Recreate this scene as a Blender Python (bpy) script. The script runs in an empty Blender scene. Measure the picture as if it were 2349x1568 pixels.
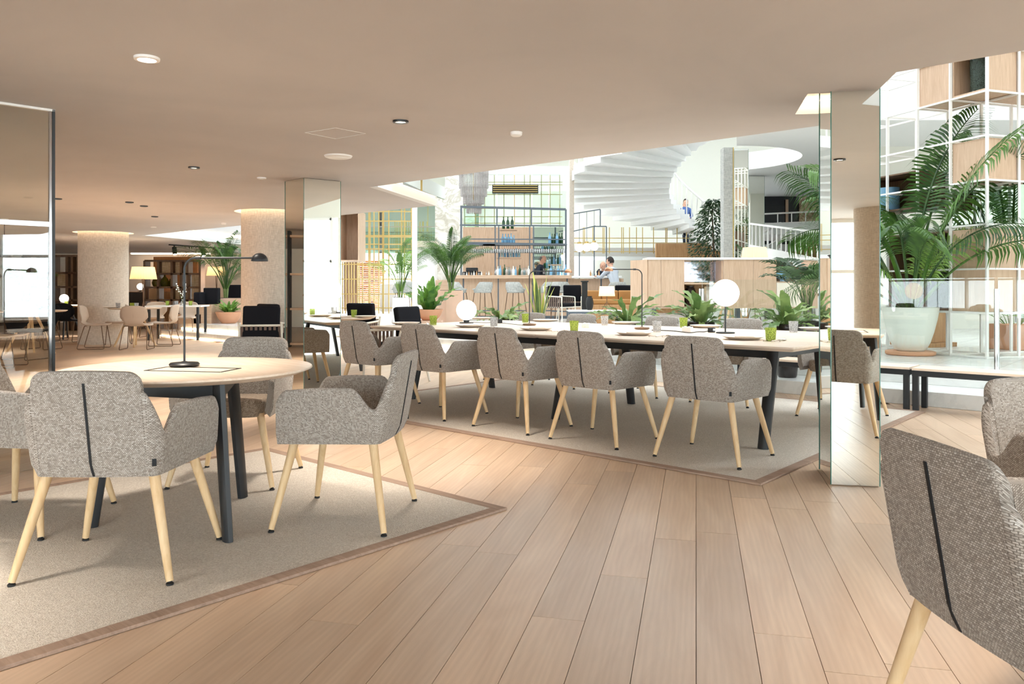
import bpy, bmesh, math, random
from mathutils import Vector, Matrix, geometry
random.seed(7)
SC = bpy.context.scene
COL = SC.collection
PI = math.pi

# ------------------------------------------------------------------ camera
EYE = 1.12            # eye height above the wooden floor
FPX = 1790.0          # focal length in pixels of a 2349 x 1568 frame
CXP, HYP = 1174.5, 660.0
cam_d = bpy.data.cameras.new('camera')
cam = bpy.data.objects.new('camera', cam_d); COL.objects.link(cam)
cam.location = (0, 0, EYE); cam.rotation_euler = (PI/2, 0, 0)
cam_d.sensor_width = 36.0; cam_d.lens = 36.0*FPX/2349.0
cam_d.shift_y = -(784.0-HYP)/2349.0
cam_d.clip_start = 0.05; cam_d.clip_end = 300
SC.camera = cam

# ------------------------------------------------------------------ world and exposure
W = bpy.data.worlds.new('overcast_sky'); SC.world = W; W.use_nodes = True
bg = W.node_tree.nodes['Background']
bg.inputs[0].default_value = (0.85, 0.935, 1.0, 1); bg.inputs[1].default_value = 4.2
SC.view_settings.view_transform = 'Standard'; SC.view_settings.look = 'None'
SC.view_settings.gamma = 1.0; SC.view_settings.use_curve_mapping = False
SC.view_settings.exposure = 1.5
SC.cycles.use_denoising = True
SC.cycles.max_bounces = 10; SC.cycles.diffuse_bounces = 5; SC.cycles.glossy_bounces = 5
SC.cycles.transmission_bounces = 6; SC.cycles.transparent_max_bounces = 16
SC.cycles.sample_clamp_indirect = 6.0
SC.cycles.caustics_reflective = False; SC.cycles.caustics_refractive = False

# ------------------------------------------------------------------ coordinates
UX, UY = -0.748, 0.663     # direction of the long table, to the back left
VX, VY = 0.665, 0.747      # across the long table, to the back right
A_U = math.atan2(UY, UX); A_V = math.atan2(VY, VX)
def uv(u, v, z=0.0): return Vector((u*UX+v*VX, u*UY+v*VY, z))
def at(x, y, Y):           # world point a given distance away
    return Vector(((x-CXP)/FPX*Y, Y, EYE-(y-HYP)/FPX*Y))
def on(x, y, z=0.0):       # world point on a given level
    Y = (EYE-z)*FPX/(y-HYP); return Vector(((x-CXP)/FPX*Y, Y, z))
PLAT = 0.29                # level of the raised floor
CEIL = 2.235               # low ceiling

# ------------------------------------------------------------------ mesh builder
class MB:
    def __init__(s): s.v = []; s.f = []; s.uvs = None
    def add(s, vs, fs):
        o = len(s.v); s.v += [tuple(p) for p in vs]; s.f += [tuple(i+o for i in f) for f in fs]; return s
    def box(s, c, d, rz=0.0, M=None):
        hx, hy, hz = d[0]/2, d[1]/2, d[2]/2
        cs, sn = math.cos(rz), math.sin(rz); vs = []
        for z in (-hz, hz):
            for x, y in ((-hx, -hy), (hx, -hy), (hx, hy), (-hx, hy)):
                vs.append((c[0]+x*cs-y*sn, c[1]+x*sn+y*cs, c[2]+z))
        return s.add(vs, [(3,2,1,0),(4,5,6,7),(0,1,5,4),(1,2,6,5),(2,3,7,6),(3,0,4,7)])
    def bar(s, p, q, w, h=None, up=(0,0,1)):
        p = Vector(p); q = Vector(q); h = h or w; d = (q-p).normalized(); up = Vector(up)
        if abs(d.dot(up)) > .98: up = Vector((0,1,0)) if abs(d.y) < .9 else Vector((1,0,0))
        a = d.cross(up).normalized(); b = a.cross(d).normalized()
        vs = []
        for o in (p, q):
            for i, j in ((-1,-1),(1,-1),(1,1),(-1,1)): vs.append(o+a*(i*w/2)+b*(j*h/2))
        return s.add(vs, [(3,2,1,0),(4,5,6,7),(0,1,5,4),(1,2,6,5),(2,3,7,6),(3,0,4,7)])
    def tube(s, path, r, n=8, cap=True):
        P = [Vector(p) for p in path]; R = r if isinstance(r, (list, tuple)) else [r]*len(P)
        vs = []; fs = []; pa = None
        for i, p in enumerate(P):
            d = (P[min(i+1, len(P)-1)]-P[max(i-1, 0)])
            d = d.normalized() if d.length > 1e-9 else Vector((0,0,1))
            if pa is None: a = d.orthogonal().normalized()
            else:
                a = pa-d*pa.dot(d); a = a.normalized() if a.length > 1e-6 else d.orthogonal().normalized()
            pa = a; b = d.cross(a)
            for k in range(n):
                t = 2*PI*k/n; vs.append(p+a*(R[i]*math.cos(t))+b*(R[i]*math.sin(t)))
        for i in range(len(P)-1):
            for k in range(n):
                k2 = (k+1) % n; fs.append((i*n+k, i*n+k2, (i+1)*n+k2, (i+1)*n+k))
        if cap:
            fs.append(tuple(range(n-1, -1, -1))); m = (len(P)-1)*n; fs.append(tuple(range(m, m+n)))
        return s.add(vs, fs)
    def lathe(s, prof, c=(0,0,0), n=32, close=False):
        vs = []; fs = []; m = len(prof)
        for k in range(n):
            t = 2*PI*k/n
            for r, z in prof: vs.append((c[0]+r*math.cos(t), c[1]+r*math.sin(t), c[2]+z))
        for k in range(n):
            k2 = (k+1) % n
            for i in range(m-1):
                a, b, d, e = k*m+i, k2*m+i, k2*m+i+1, k*m+i+1
                if prof[i][0] < 1e-6: fs.append((a, d, e))
                elif prof[i+1][0] < 1e-6: fs.append((a, b, e))
                else: fs.append((a, b, d, e))
        return s.add(vs, fs)
    def ball(s, c, r, n=24, m=14, sc=(1,1,1)):
        prof = [(r*math.sin(PI*i/m), -r*math.cos(PI*i/m)) for i in range(m+1)]
        prof[0] = (0, -r); prof[-1] = (0, r)
        o = len(s.v); s.lathe(prof, (0,0,0), n)
        for i in range(o, len(s.v)):
            x, y, z = s.v[i]; s.v[i] = (c[0]+x*sc[0], c[1]+y*sc[1], c[2]+z*sc[2])
        return s
    def prism(s, poly, z0, z1):
        n = len(poly); vs = [(p[0], p[1], z0) for p in poly]+[(p[0], p[1], z1) for p in poly]
        fs = [tuple(range(n-1, -1, -1)), tuple(range(n, 2*n))]
        for i in range(n): j = (i+1) % n; fs.append((i, j, n+j, n+i))
        return s.add(vs, fs)
    def xf(s, M):
        s.v = [tuple(M @ Vector(p)) for p in s.v]; return s
    def mesh(s, name, smooth=None):
        me = bpy.data.meshes.new(name); me.from_pydata(s.v, [], s.f)
        if s.uvs:
            l = me.uv_layers.new(name='UVMap')
            for i, w in enumerate(s.uvs): l.data[i].uv = w
        if smooth is not None:
            me.polygons.foreach_set('use_smooth', [True]*len(me.polygons))
            me.update(); me.set_sharp_from_angle(angle=math.radians(smooth))
        me.update(); return me
    def obj(s, name, m, parent=None, smooth=None, bevel=0.0, fix=False):
        me = s.mesh(name, smooth)
        if fix:
            b = bmesh.new(); b.from_mesh(me); bmesh.ops.recalc_face_normals(b, faces=b.faces); b.to_mesh(me); b.free()
        me.materials.append(m)
        return link(name, me, parent, bevel)

def link(name, me, parent=None, bevel=0.0):
    o = bpy.data.objects.new(name, me); COL.objects.link(o)
    if parent is not None: o.parent = parent
    if bevel:
        b = o.modifiers.new('bevel', 'BEVEL'); b.width = bevel; b.segments = 2; b.limit_method = 'ANGLE'
    return o
def thing(name, label, cat, loc=(0,0,0), rz=0.0, group=None):
    o = bpy.data.objects.new(name, None); COL.objects.link(o); o.empty_display_size = .1
    o.location = loc; o.rotation_euler = (0, 0, rz); o['label'] = label; o['category'] = cat
    if group: o['group'] = group
    return o
def tag(o, label, cat, group=None, kind=None):
    o['label'] = label; o['category'] = cat
    if group: o['group'] = group
    if kind: o['kind'] = kind
    return o
def struct(o, label=None):
    o['kind'] = 'structure'
    if label: o['label'] = label
    return o
def copy_tree(r, parent=None):
    c = r.copy(); COL.objects.link(c); c.parent = parent
    for ch in list(r.children): copy_tree(ch, c)
    return c
def dup(r, loc, rz=None, label=None, group=None, scale=None):
    c = copy_tree(r); c.location = loc
    if rz is not None: c.rotation_euler = (0, 0, rz)
    if label: c['label'] = label
    if group: c['group'] = group
    if scale: c.scale = (scale,)*3
    return c
def arc(c, r, a0, a1, n, plane='xy', z=0.0):
    return [(c[0]+r*math.cos(a0+(a1-a0)*i/n), c[1]+r*math.sin(a0+(a1-a0)*i/n)) for i in range(n+1)]

# ------------------------------------------------------------------ materials
def srgb(r, g, b):
    f = lambda c: (c/255/12.92 if c/255 <= .04045 else ((c/255+.055)/1.055)**2.4)
    return (f(r), f(g), f(b), 1)
class NT:
    def __init__(s, name):
        s.m = bpy.data.materials.new(name); s.m.use_nodes = True; s.t = s.m.node_tree; s.t.nodes.clear()
        s.out = s.n('ShaderNodeOutputMaterial')
    def n(s, ty, **kw):
        x = s.t.nodes.new(ty)
        for k, w in kw.items(): setattr(x, k, w)
        return x
    def l(s, a, b): s.t.links.new(a, b)
    def bsdf(s, col=None, rough=.5, metal=0.0, spec=.5):
        b = s.n('ShaderNodeBsdfPrincipled')
        if col is not None and not hasattr(col, 'links'): b.inputs['Base Color'].default_value = col
        elif col is not None: s.l(col, b.inputs['Base Color'])
        b.inputs['Roughness'].default_value = rough; b.inputs['Metallic'].default_value = metal
        b.inputs['Specular IOR Level'].default_value = spec
        s.l(b.outputs[0], s.out.inputs[0]); return b
    def ramp(s, fac, stops):
        r = s.n('ShaderNodeValToRGB'); e = r.color_ramp.elements
        while len(e) < len(stops): e.new(.5)
        for i, (p, c) in enumerate(stops): e[i].position = p; e[i].color = c
        s.l(fac, r.inputs[0]); return r.outputs[0]
    def mix(s, fac, a, b, mode='MIX'):
        x = s.n('ShaderNodeMix', data_type='RGBA', blend_type=mode)
        for sock, w in ((x.inputs[0], fac), (x.inputs[6], a), (x.inputs[7], b)):
            if hasattr(w, 'links'): s.l(w, sock)
            else: sock.default_value = w
        return x.outputs[2]
    def math(s, op, a, b=None):
        x = s.n('ShaderNodeMath', operation=op)
        for sock, w in ((x.inputs[0], a), (x.inputs[1], b)):
            if w is None: continue
            if hasattr(w, 'links'): s.l(w, sock)
            else: sock.default_value = w
        return x.outputs[0]
    def noise(s, vec, scale, detail=3.0, rough=.5, dist=0.0):
        x = s.n('ShaderNodeTexNoise'); x.inputs['Scale'].default_value = scale
        x.inputs['Detail'].default_value = detail; x.inputs['Roughness'].default_value = rough
        x.inputs['Distortion'].default_value = dist
        if vec is not None: s.l(vec, x.inputs['Vector'])
        return x.outputs['Fac']
    def mapping(s, vec, scale=(1,1,1), rot=(0,0,0), loc=(0,0,0)):
        x = s.n('ShaderNodeMapping'); x.inputs['Scale'].default_value = scale
        x.inputs['Rotation'].default_value = rot; x.inputs['Location'].default_value = loc
        s.l(vec, x.inputs['Vector']); return x.outputs[0]
    def bump(s, h, b, strength=.2, dist=.01):
        x = s.n('ShaderNodeBump'); x.inputs['Strength'].default_value = strength; x.inputs['Distance'].default_value = dist
        s.l(h, x.inputs['Height']); s.l(x.outputs[0], b.inputs['Normal'])

def plain(name, rgb, rough=.5, metal=0.0, spec=.5, vary=0.0):
    t = NT(name); c = srgb(*rgb)
    if vary:
        g = t.n('ShaderNodeNewGeometry'); f = t.noise(g.outputs['Position'], 6.0, 4)
        c = t.mix(f, tuple(k*(1-vary) for k in c[:3])+(1,), tuple(min(1, k*(1+vary)) for k in c[:3])+(1,))
    t.bsdf(c, rough, metal, spec); return t.m
def wood(name, dark, light, axis='x', rough=.45, scale=1.0, spec=.35, space='Object'):
    t = NT(name); tc = t.n('ShaderNodeTexCoord'); oi = t.n('ShaderNodeObjectInfo')
    sc = {'x': (1.2, 14, 14), 'y': (14, 1.2, 14), 'z': (14, 14, 1.2)}[axis]
    vec = t.mapping(tc.outputs[space], tuple(k*scale for k in sc))
    ad = t.n('ShaderNodeVectorMath', operation='ADD'); t.l(vec, ad.inputs[0])
    mu = t.n('ShaderNodeVectorMath', operation='SCALE'); mu.inputs[0].default_value = (37, 11, 53)
    t.l(oi.outputs['Random'], mu.inputs[3]); t.l(mu.outputs[0], ad.inputs[1])
    f = t.noise(ad.outputs[0], 2.0, 5, .6, .8)
    f2 = t.noise(ad.outputs[0], 9.0, 3, .6)
    c = t.ramp(f, [(.3, srgb(*dark)), (.72, srgb(*light))])
    c = t.mix(t.math('MULTIPLY', f2, .35), c, srgb(*dark))
    b = t.bsdf(c, rough, 0, spec); t.bump(f2, b, .06, .004); return t.m
def emit(name, rgb, strength):
    t = NT(name); e = t.n('ShaderNodeEmission'); e.inputs[0].default_value = srgb(*rgb); e.inputs[1].default_value = strength
    t.l(e.outputs[0], t.out.inputs[0]); return t.m
def pane(name, tint, refl=.12, rough=.0, rim=.5):      # thin clear glass: lets light through, mirrors a share of it
    t = NT(name); tr = t.n('ShaderNodeBsdfTransparent'); tr.inputs[0].default_value = tint
    g = t.n('ShaderNodeBsdfGlossy'); g.inputs['Roughness'].default_value = rough
    lw = t.n('ShaderNodeLayerWeight'); lw.inputs[0].default_value = .35
    f = t.math('ADD', t.math('MULTIPLY', lw.outputs['Fresnel'], rim), refl)
    mx = t.n('ShaderNodeMixShader'); t.l(f, mx.inputs[0]); t.l(tr.outputs[0], mx.inputs[1]); t.l(g.outputs[0], mx.inputs[2])
    t.l(mx.outputs[0], t.out.inputs[0]); return t.m
def cutglass(name, rgb, dens=.5):
    t = NT(name); tc = t.n('ShaderNodeTexCoord')
    vo = t.n('ShaderNodeTexVoronoi', feature='DISTANCE_TO_EDGE'); vo.inputs['Scale'].default_value = 95
    t.l(tc.outputs['Object'], vo.inputs['Vector'])
    c = t.ramp(vo.outputs['Distance'], [(.0, srgb(*[k*.62 for k in rgb])), (.25, srgb(*rgb)), (.6, srgb(*[min(255, k*1.22+15) for k in rgb]))])
    tr = t.n('ShaderNodeBsdfTransparent'); t.l(t.mix(.62, c, (1, 1, 1, 1)), tr.inputs[0])
    b = t.n('ShaderNodeBsdfPrincipled'); t.l(c, b.inputs['Base Color']); b.inputs['Roughness'].default_value = .12
    tl = t.n('ShaderNodeBsdfTranslucent'); t.l(c, tl.inputs[0])
    m1 = t.n('ShaderNodeMixShader'); m1.inputs[0].default_value = .6; t.l(b.outputs[0], m1.inputs[1]); t.l(tl.outputs[0], m1.inputs[2])
    m2 = t.n('ShaderNodeMixShader'); m2.inputs[0].default_value = dens; t.l(tr.outputs[0], m2.inputs[1]); t.l(m1.outputs[0], m2.inputs[2])
    t.l(m2.outputs[0], t.out.inputs[0]); return t.m
def leafmat(name, dark, light, trans=.3, rough=.38):
    t = NT(name); g = t.n('ShaderNodeNewGeometry'); oi = t.n('ShaderNodeObjectInfo')
    f = t.noise(g.outputs['Position'], 7.0, 2)
    f = t.math('ADD', t.math('MULTIPLY', f, .8), t.math('MULTIPLY', oi.outputs['Random'], .35))
    c = t.ramp(f, [(.3, srgb(*dark)), (.85, srgb(*light))])
    b = t.n('ShaderNodeBsdfPrincipled'); t.l(c, b.inputs['Base Color']); b.inputs['Roughness'].default_value = rough
    tl = t.n('ShaderNodeBsdfTranslucent'); t.l(c, tl.inputs[0])
    m = t.n('ShaderNodeMixShader'); m.inputs[0].default_value = trans; t.l(b.outputs[0], m.inputs[1]); t.l(tl.outputs[0], m.inputs[2])
    t.l(m.outputs[0], t.out.inputs[0]); return t.m

def make_floor_mat():
    t = NT('oak_plank'); g = t.n('ShaderNodeNewGeometry'); oi = t.n('ShaderNodeObjectInfo')
    at_ = t.n('ShaderNodeAttribute'); at_.attribute_name = 'rnd'
    rnd = t.math('FRACT', t.math('ADD', oi.outputs['Random'], at_.outputs['Fac']))
    vec = t.mapping(g.outputs['Position'], (1,1,1), (0,0,0))
    rot = t.n('ShaderNodeVectorRotate', rotation_type='Z_AXIS'); rot.inputs['Angle'].default_value = math.atan2(.236, 1)
    t.l(vec, rot.inputs['Vector'])
    mu = t.n('ShaderNodeVectorMath', operation='SCALE'); mu.inputs[0].default_value = (13, 71, 5); t.l(rnd, mu.inputs[3])
    ad = t.n('ShaderNodeVectorMath', operation='ADD'); t.l(rot.outputs[0], ad.inputs[0]); t.l(mu.outputs[0], ad.inputs[1])
    v2 = t.mapping(ad.outputs[0], (7, .8, 1))
    base = t.noise(v2, 1.3, 4, .55, 1.2)
    fine = t.noise(t.mapping(ad.outputs[0], (70, 2.2, 1)), 2.0, 3, .6, .6)
    wv = t.n('ShaderNodeTexWave', wave_type='BANDS', bands_direction='X'); wv.inputs['Scale'].default_value = 9
    wv.inputs['Distortion'].default_value = 9; wv.inputs['Detail'].default_value = 2; wv.inputs['Detail Scale'].default_value = .7
    t.l(t.mapping(ad.outputs[0], (1.5, .22, 1)), wv.inputs['Vector'])
    c = t.ramp(base, [(.25, srgb(203, 172, 145)), (.75, srgb(227, 200, 173))])
    c = t.mix(t.math('MULTIPLY', fine, .38), c, srgb(184, 156, 131))
    c = t.mix(t.math('MULTIPLY', wv.outputs['Fac'], .16), c, srgb(172, 142, 117))
    tint = t.ramp(rnd, [(0, (.89, .885, .88, 1)), (.5, (.96, .96, .955, 1)), (1, (1.04, 1.02, .99, 1))])
    c = t.mix(1.0, c, tint, 'MULTIPLY')
    kn = t.n('ShaderNodeTexVoronoi'); kn.inputs['Scale'].default_value = 1.0
    t.l(t.mapping(ad.outputs[0], (2.6, 1.1, 1)), kn.inputs['Vector'])
    c = t.mix(t.ramp(kn.outputs['Distance'], [(.0, (.75,)*3+(1,)), (.045, (0,0,0,1))]), c, srgb(120, 96, 78))
    b = t.bsdf(c, .36, 0, .42); t.bump(fine, b, .05, .002); return t.m
def make_fabric(name, cols, dark, row=.0062, wid=.0125):
    t = NT(name); tc = t.n('ShaderNodeTexCoord')
    wob = t.n('ShaderNodeTexNoise'); wob.inputs['Scale'].default_value = 230
    t.l(tc.outputs['UV'], wob.inputs['Vector'])
    vec = t.mapping(tc.outputs['UV'], (1,1,1))
    mx = t.n('ShaderNodeVectorMath', operation='MULTIPLY_ADD'); mx.inputs[1].default_value = (.0022,)*3
    t.l(wob.outputs['Color'], mx.inputs[0]); t.l(vec, mx.inputs[2])
    br = t.n('ShaderNodeTexBrick'); br.inputs['Scale'].default_value = 1
    br.inputs['Brick Width'].default_value = wid; br.inputs['Row Height'].default_value = row
    br.inputs['Mortar Size'].default_value = row*.22; br.inputs['Mortar Smooth'].default_value = 1.0
    br.inputs['Color1'].default_value = (0,0,0,1); br.inputs['Color2'].default_value = (1,1,1,1); br.inputs['Mortar'].default_value = (0,0,0,1)
    t.l(mx.outputs[0], br.inputs['Vector'])
    c = t.ramp(br.outputs['Color'], [(i/(len(cols)-1) if len(cols) > 1 else 0, srgb(*k)) for i, k in enumerate(cols)])
    big = t.noise(tc.outputs['UV'], 14, 3)
    fz_ = t.noise(t.mapping(tc.outputs['UV'], (1, 2.2, 1)), 420, 2)
    c = t.mix(t.ramp(fz_, [(.35, (.55,)*3+(1,)), (.6, (0, 0, 0, 1))]), c, srgb(*dark))
    c = t.mix(t.math('MULTIPLY', big, .35), c, srgb(*[k*.8 for k in cols[1]]))
    c = t.mix(t.math('MULTIPLY', br.outputs['Fac'], .72), c, srgb(*dark))
    b = t.bsdf(c, .95, 0, .1)
    b.inputs['Sheen Weight'].default_value = .15
    t.bump(t.math('SUBTRACT', 1.0, br.outputs['Fac']), b, .22, .002); return t.m
def make_rug():
    t = NT('rug_pile'); g = t.n('ShaderNodeNewGeometry')
    vo = t.n('ShaderNodeTexVoronoi'); vo.inputs['Scale'].default_value = 190; t.l(g.outputs['Position'], vo.inputs['Vector'])
    f = t.noise(g.outputs['Position'], 120, 3); big = t.noise(g.outputs['Position'], 2.0, 3)
    c = t.ramp(f, [(.3, srgb(202, 191, 178)), (.7, srgb(240, 232, 220))])
    c = t.mix(t.math('MULTIPLY', vo.outputs['Distance'], .6), c, srgb(180, 167, 152))
    c = t.mix(t.math('MULTIPLY', big, .18), c, srgb(160, 146, 128))
    b = t.bsdf(c, 1.0, 0, .05); t.bump(vo.outputs['Distance'], b, .6, .006); return t.m
def make_linen(name, a, b_, sc=60):
    t = NT(name); tc = t.n('ShaderNodeTexCoord')
    f1 = t.noise(t.mapping(tc.outputs['Object'], (1, 1, .12)), sc, 3); f2 = t.noise(t.mapping(tc.outputs['Object'], (.1, .1, 1)), sc*1.4, 3)
    c = t.ramp(t.math('MULTIPLY', t.math('ADD', f1, f2), .5), [(.36, srgb(*a)), (.62, srgb(*b_))])
    b = t.bsdf(c, .9, 0, .1); return t.m
def make_marble(name, base, vein, sc=2.0, rough=.25):
    t = NT(name); g = t.n('ShaderNodeNewGeometry')
    f = t.noise(g.outputs['Position'], sc, 7, .62, 1.4)
    d = t.math('ABSOLUTE', t.math('SUBTRACT', f, .5))
    c = t.ramp(d, [(0, srgb(*vein)), (.035, srgb(*[(a*2+b)/3 for a, b in zip(base, vein)])), (.10, srgb(*base))])
    t.bsdf(c, rough, 0, .5); return t.m
def make_plaster(name, a, b_):
    t = NT(name); g = t.n('ShaderNodeNewGeometry'); f = t.noise(g.outputs['Position'], .7, 4, .55, .6)
    t.bsdf(t.ramp(f, [(.3, srgb(*a)), (.7, srgb(*b_))]), .75, 0, .25); return t.m

M = {}
M['plank'] = make_floor_mat()
M['subfloor'] = plain('dark_joint', (120, 92, 70), .8)
M['fabric'] = make_fabric('knit_fabric', [(152, 142, 133), (188, 178, 168), (206, 196, 185), (228, 223, 217)], (98, 89, 81), .0050, .0072)
M['seatfab'] = make_fabric('knit_seat_fabric', [(148, 130, 112), (182, 164, 145), (200, 182, 162), (220, 206, 188)], (98, 83, 70), .0050, .0072)
M['oak'] = wood('oak_leg', (206, 170, 124), (232, 204, 164), 'z', .5)
M['oaktop'] = wood('oak_top', (226, 202, 178), (243, 226, 208), 'x', .38)
M['oakbox'] = wood('oak_veneer', (190, 158, 130), (216, 188, 162), 'z', .5)
M['oakbox_x'] = wood('oak_veneer_flat', (190, 158, 130), (216, 188, 162), 'x', .5)
M['oakwarm'] = wood('warm_oak', (170, 126, 84), (206, 164, 118), 'z', .5)
M['oakdark'] = wood('brown_oak', (96, 72, 52), (128, 98, 74), 'z', .5)
M['darkedge'] = plain('table_edge', (150, 122, 100), .6)
M['black'] = plain('black_metal', (32, 34, 37), .42)
M['blackmatte'] = plain('black_rubber', (20, 20, 21), .6)
M['blackcloth'] = plain('black_cloth', (30, 30, 34), .9, spec=.1)
M['zip'] = plain('zip_tape', (20, 22, 26), .7)
M['rug'] = make_rug()
M['rugtrim'] = wood('rug_binding', (146, 122, 106), (178, 152, 134), 'x', .85, 2.0, .15)
M['ceiling'] = make_plaster('ceiling_plaster', (196, 193, 192), (207, 203, 201))
M['ceilwhite'] = plain('white_soffit', (226, 226, 224), .7)
M['white'] = plain('white_paint', (238, 238, 236), .55)
M['whitemetal'] = plain('white_enamel', (240, 238, 234), .4)
M['cream'] = plain('cream_wall', (226, 225, 215), .8)
M['warmwhite'] = plain('warm_white_wall', (240, 228, 212), .8)
M['stone'] = make_marble('pale_stone', (226, 226, 222), (212, 212, 208), .8, .22)
M['marble'] = make_marble('white_marble', (228, 228, 222), (186, 180, 164), 1.6, .3)
M['linen'] = make_linen('linen_wallcover', (188, 174, 158), (220, 208, 194), 120)
M['steel'] = plain('polished_steel', (205, 207, 210), .12, 1.0)
M['steelgrey'] = plain('grey_steel', (96, 104, 112), .45, .3)
M['gold'] = plain('brass', (206, 178, 112), .35, .55)
def mirror_mat(name, rgb):
    t = NT(name); t.bsdf(srgb(*rgb), .012, 1.0); return t.m
M['mirror'] = mirror_mat('mirror_silver', (244, 246, 240))
M['mirrorgreen'] = mirror_mat('mirror_green', (206, 226, 214))
M['glassedge'] = plain('green_glass_edge', (62, 118, 106), .2)
M['glass'] = pane('clear_pane', (.965, .985, .975, 1), .045, 0, .30)
M['glasspart'] = pane('partition_pane', (.955, .97, .945, 1), .07, 0, .26)
M['bottleglass'] = pane('bottle_glass', (.55, .78, .9, 1), .18, .05, .6)
M['clearglass'] = pane('wine_glass', (.9, .93, .95, 1), .2, .03, .6)
M['greenbottle'] = plain('green_bottle', (34, 70, 40), .1)
M['bluebottle'] = plain('blue_bottle', (120, 168, 200), .1)
M['demijohn'] = cutglass('olive_glass', (132, 126, 30), .75)
M['vaseglass'] = cutglass('smoky_green_glass', (150, 168, 156), .5)
M['greentumbler'] = cutglass('lime_tumbler', (226, 242, 130), .45)
M['cleartumbler'] = cutglass('clear_tumbler', (250, 250, 250), .38)
M['globe'] = emit('globe_light', (255, 244, 230), 3.0)
M['globesoft'] = emit('globe_soft', (255, 250, 244), .7)
M['led'] = emit('led_strip', (255, 222, 182), 5.0)
M['led2'] = emit('led_white', (255, 232, 204), 3.2)
M['lampinner'] = emit('lamp_inner', (255, 214, 170), 7.0)
M['spotface'] = emit('downlight_lens', (255, 240, 214), 4.0)
M['plate'] = plain('stoneware_plate', (226, 214, 200), .35)
M['plateback'] = plain('stoneware_grey', (168, 162, 152), .45)
M['napkin'] = plain('beige_napkin', (214, 190, 168), .9)
M['cutlery'] = plain('steel_cutlery', (226, 214, 200), .25, .7)
M['porcelain'] = plain('white_porcelain', (240, 238, 234), .25)
M['terracotta'] = plain('terracotta', (212, 158, 124), .85, vary=.12)
M['pinkstone'] = plain('pink_plaster_planter', (214, 178, 154), .9, vary=.1)
M['whitepot'] = plain('white_fibre_pot', (234, 236, 226), .5)
M['darkpot'] = plain('glossy_dark_pot', (38, 30, 28), .18)
M['soil'] = plain('soil', (64, 50, 40), .95)
M['palm'] = leafmat('palm_leaf', (30, 62, 26), (92, 132, 52))
M['palmlight'] = leafmat('young_palm_leaf', (84, 124, 44), (150, 182, 86))
M['fern'] = leafmat('fern_leaf', (58, 104, 38), (138, 178, 80))
M['staghorn'] = leafmat('staghorn_leaf', (78, 110, 56), (156, 176, 108))
M['ficus'] = leafmat('ficus_leaf', (22, 48, 24), (72, 104, 52))
M['stem'] = leafmat('stem_green', (96, 120, 60), (140, 158, 96), .1)
M['snake'] = leafmat('snake_leaf', (56, 80, 46), (110, 130, 76), .15)
M['snakeedge'] = plain('snake_leaf_edge', (204, 204, 108), .5)
M['bark'] = plain('bark', (92, 74, 58), .9)
M['shellchair'] = plain('taupe_shell', (196, 178, 160), .75)
M['strap'] = plain('brown_strap', (112, 94, 84), .8)
M['rope'] = plain('taupe_rope', (150, 138, 124), .8)
M['creamframe'] = plain('cream_frame', (232, 226, 212), .5)
M['shade'] = None
def make_shade():
    t = NT('pleated_shade'); tc = t.n('ShaderNodeTexCoord')
    b = t.n('ShaderNodeBsdfPrincipled'); b.inputs['Base Color'].default_value = srgb(240, 222, 186); b.inputs['Roughness'].default_value = .9
    tl = t.n('ShaderNodeBsdfTranslucent'); tl.inputs[0].default_value = srgb(250, 226, 180)
    m = t.n('ShaderNodeMixShader'); m.inputs[0].default_value = .55; t.l(b.outputs[0], m.inputs[1]); t.l(tl.outputs[0], m.inputs[2])
    t.l(m.outputs[0], t.out.inputs[0]); return t.m
M['shade'] = make_shade()
M['stoolfab'] = make_linen('grey_stool_fabric', (150, 150, 146), (192, 192, 186), 90)
M['tan'] = plain('tan_leather', (170, 122, 66), .6, vary=.1)
M['brick'] = plain('log_wood', (186, 124, 74), .8, vary=.3)
M['skin'] = plain('skin', (214, 164, 138), .6)
M['hairgrey'] = plain('grey_hair', (110, 104, 100), .8)
M['hairdark'] = plain('dark_hair', (44, 34, 30), .8)
M['navy'] = plain('navy_cloth', (36, 42, 56), .9)
M['shirt'] = plain('white_shirt', (232, 232, 234), .9)
M['hoodie'] = plain('grey_hoodie', (186, 192, 200), .95)
M['denim'] = plain('blue_denim', (70, 96, 150), .9)
M['screen'] = plain('dark_screen', (24, 26, 34), .2)
M['violet'] = emit('screen_glow', (206, 204, 246), .9)
M['copper'] = plain('copper_dome', (190, 140, 108), .35, .8)
M['greenpanel'] = pane('green_tint_pane', (.86, .94, .895, 1), .12, 0, .3)
M['rattan'] = plain('dark_rattan', (70, 60, 52), .8)
M['violetglass'] = pane('violet_lit_pane', (.84, .84, .98, 1), .25, .05, .3)
M['chand'] = cutglass('chandelier_glass', (255, 250, 248), .85)
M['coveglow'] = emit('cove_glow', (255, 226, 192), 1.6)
M['paper'] = plain('white_card', (238, 236, 232), .9)
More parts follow.
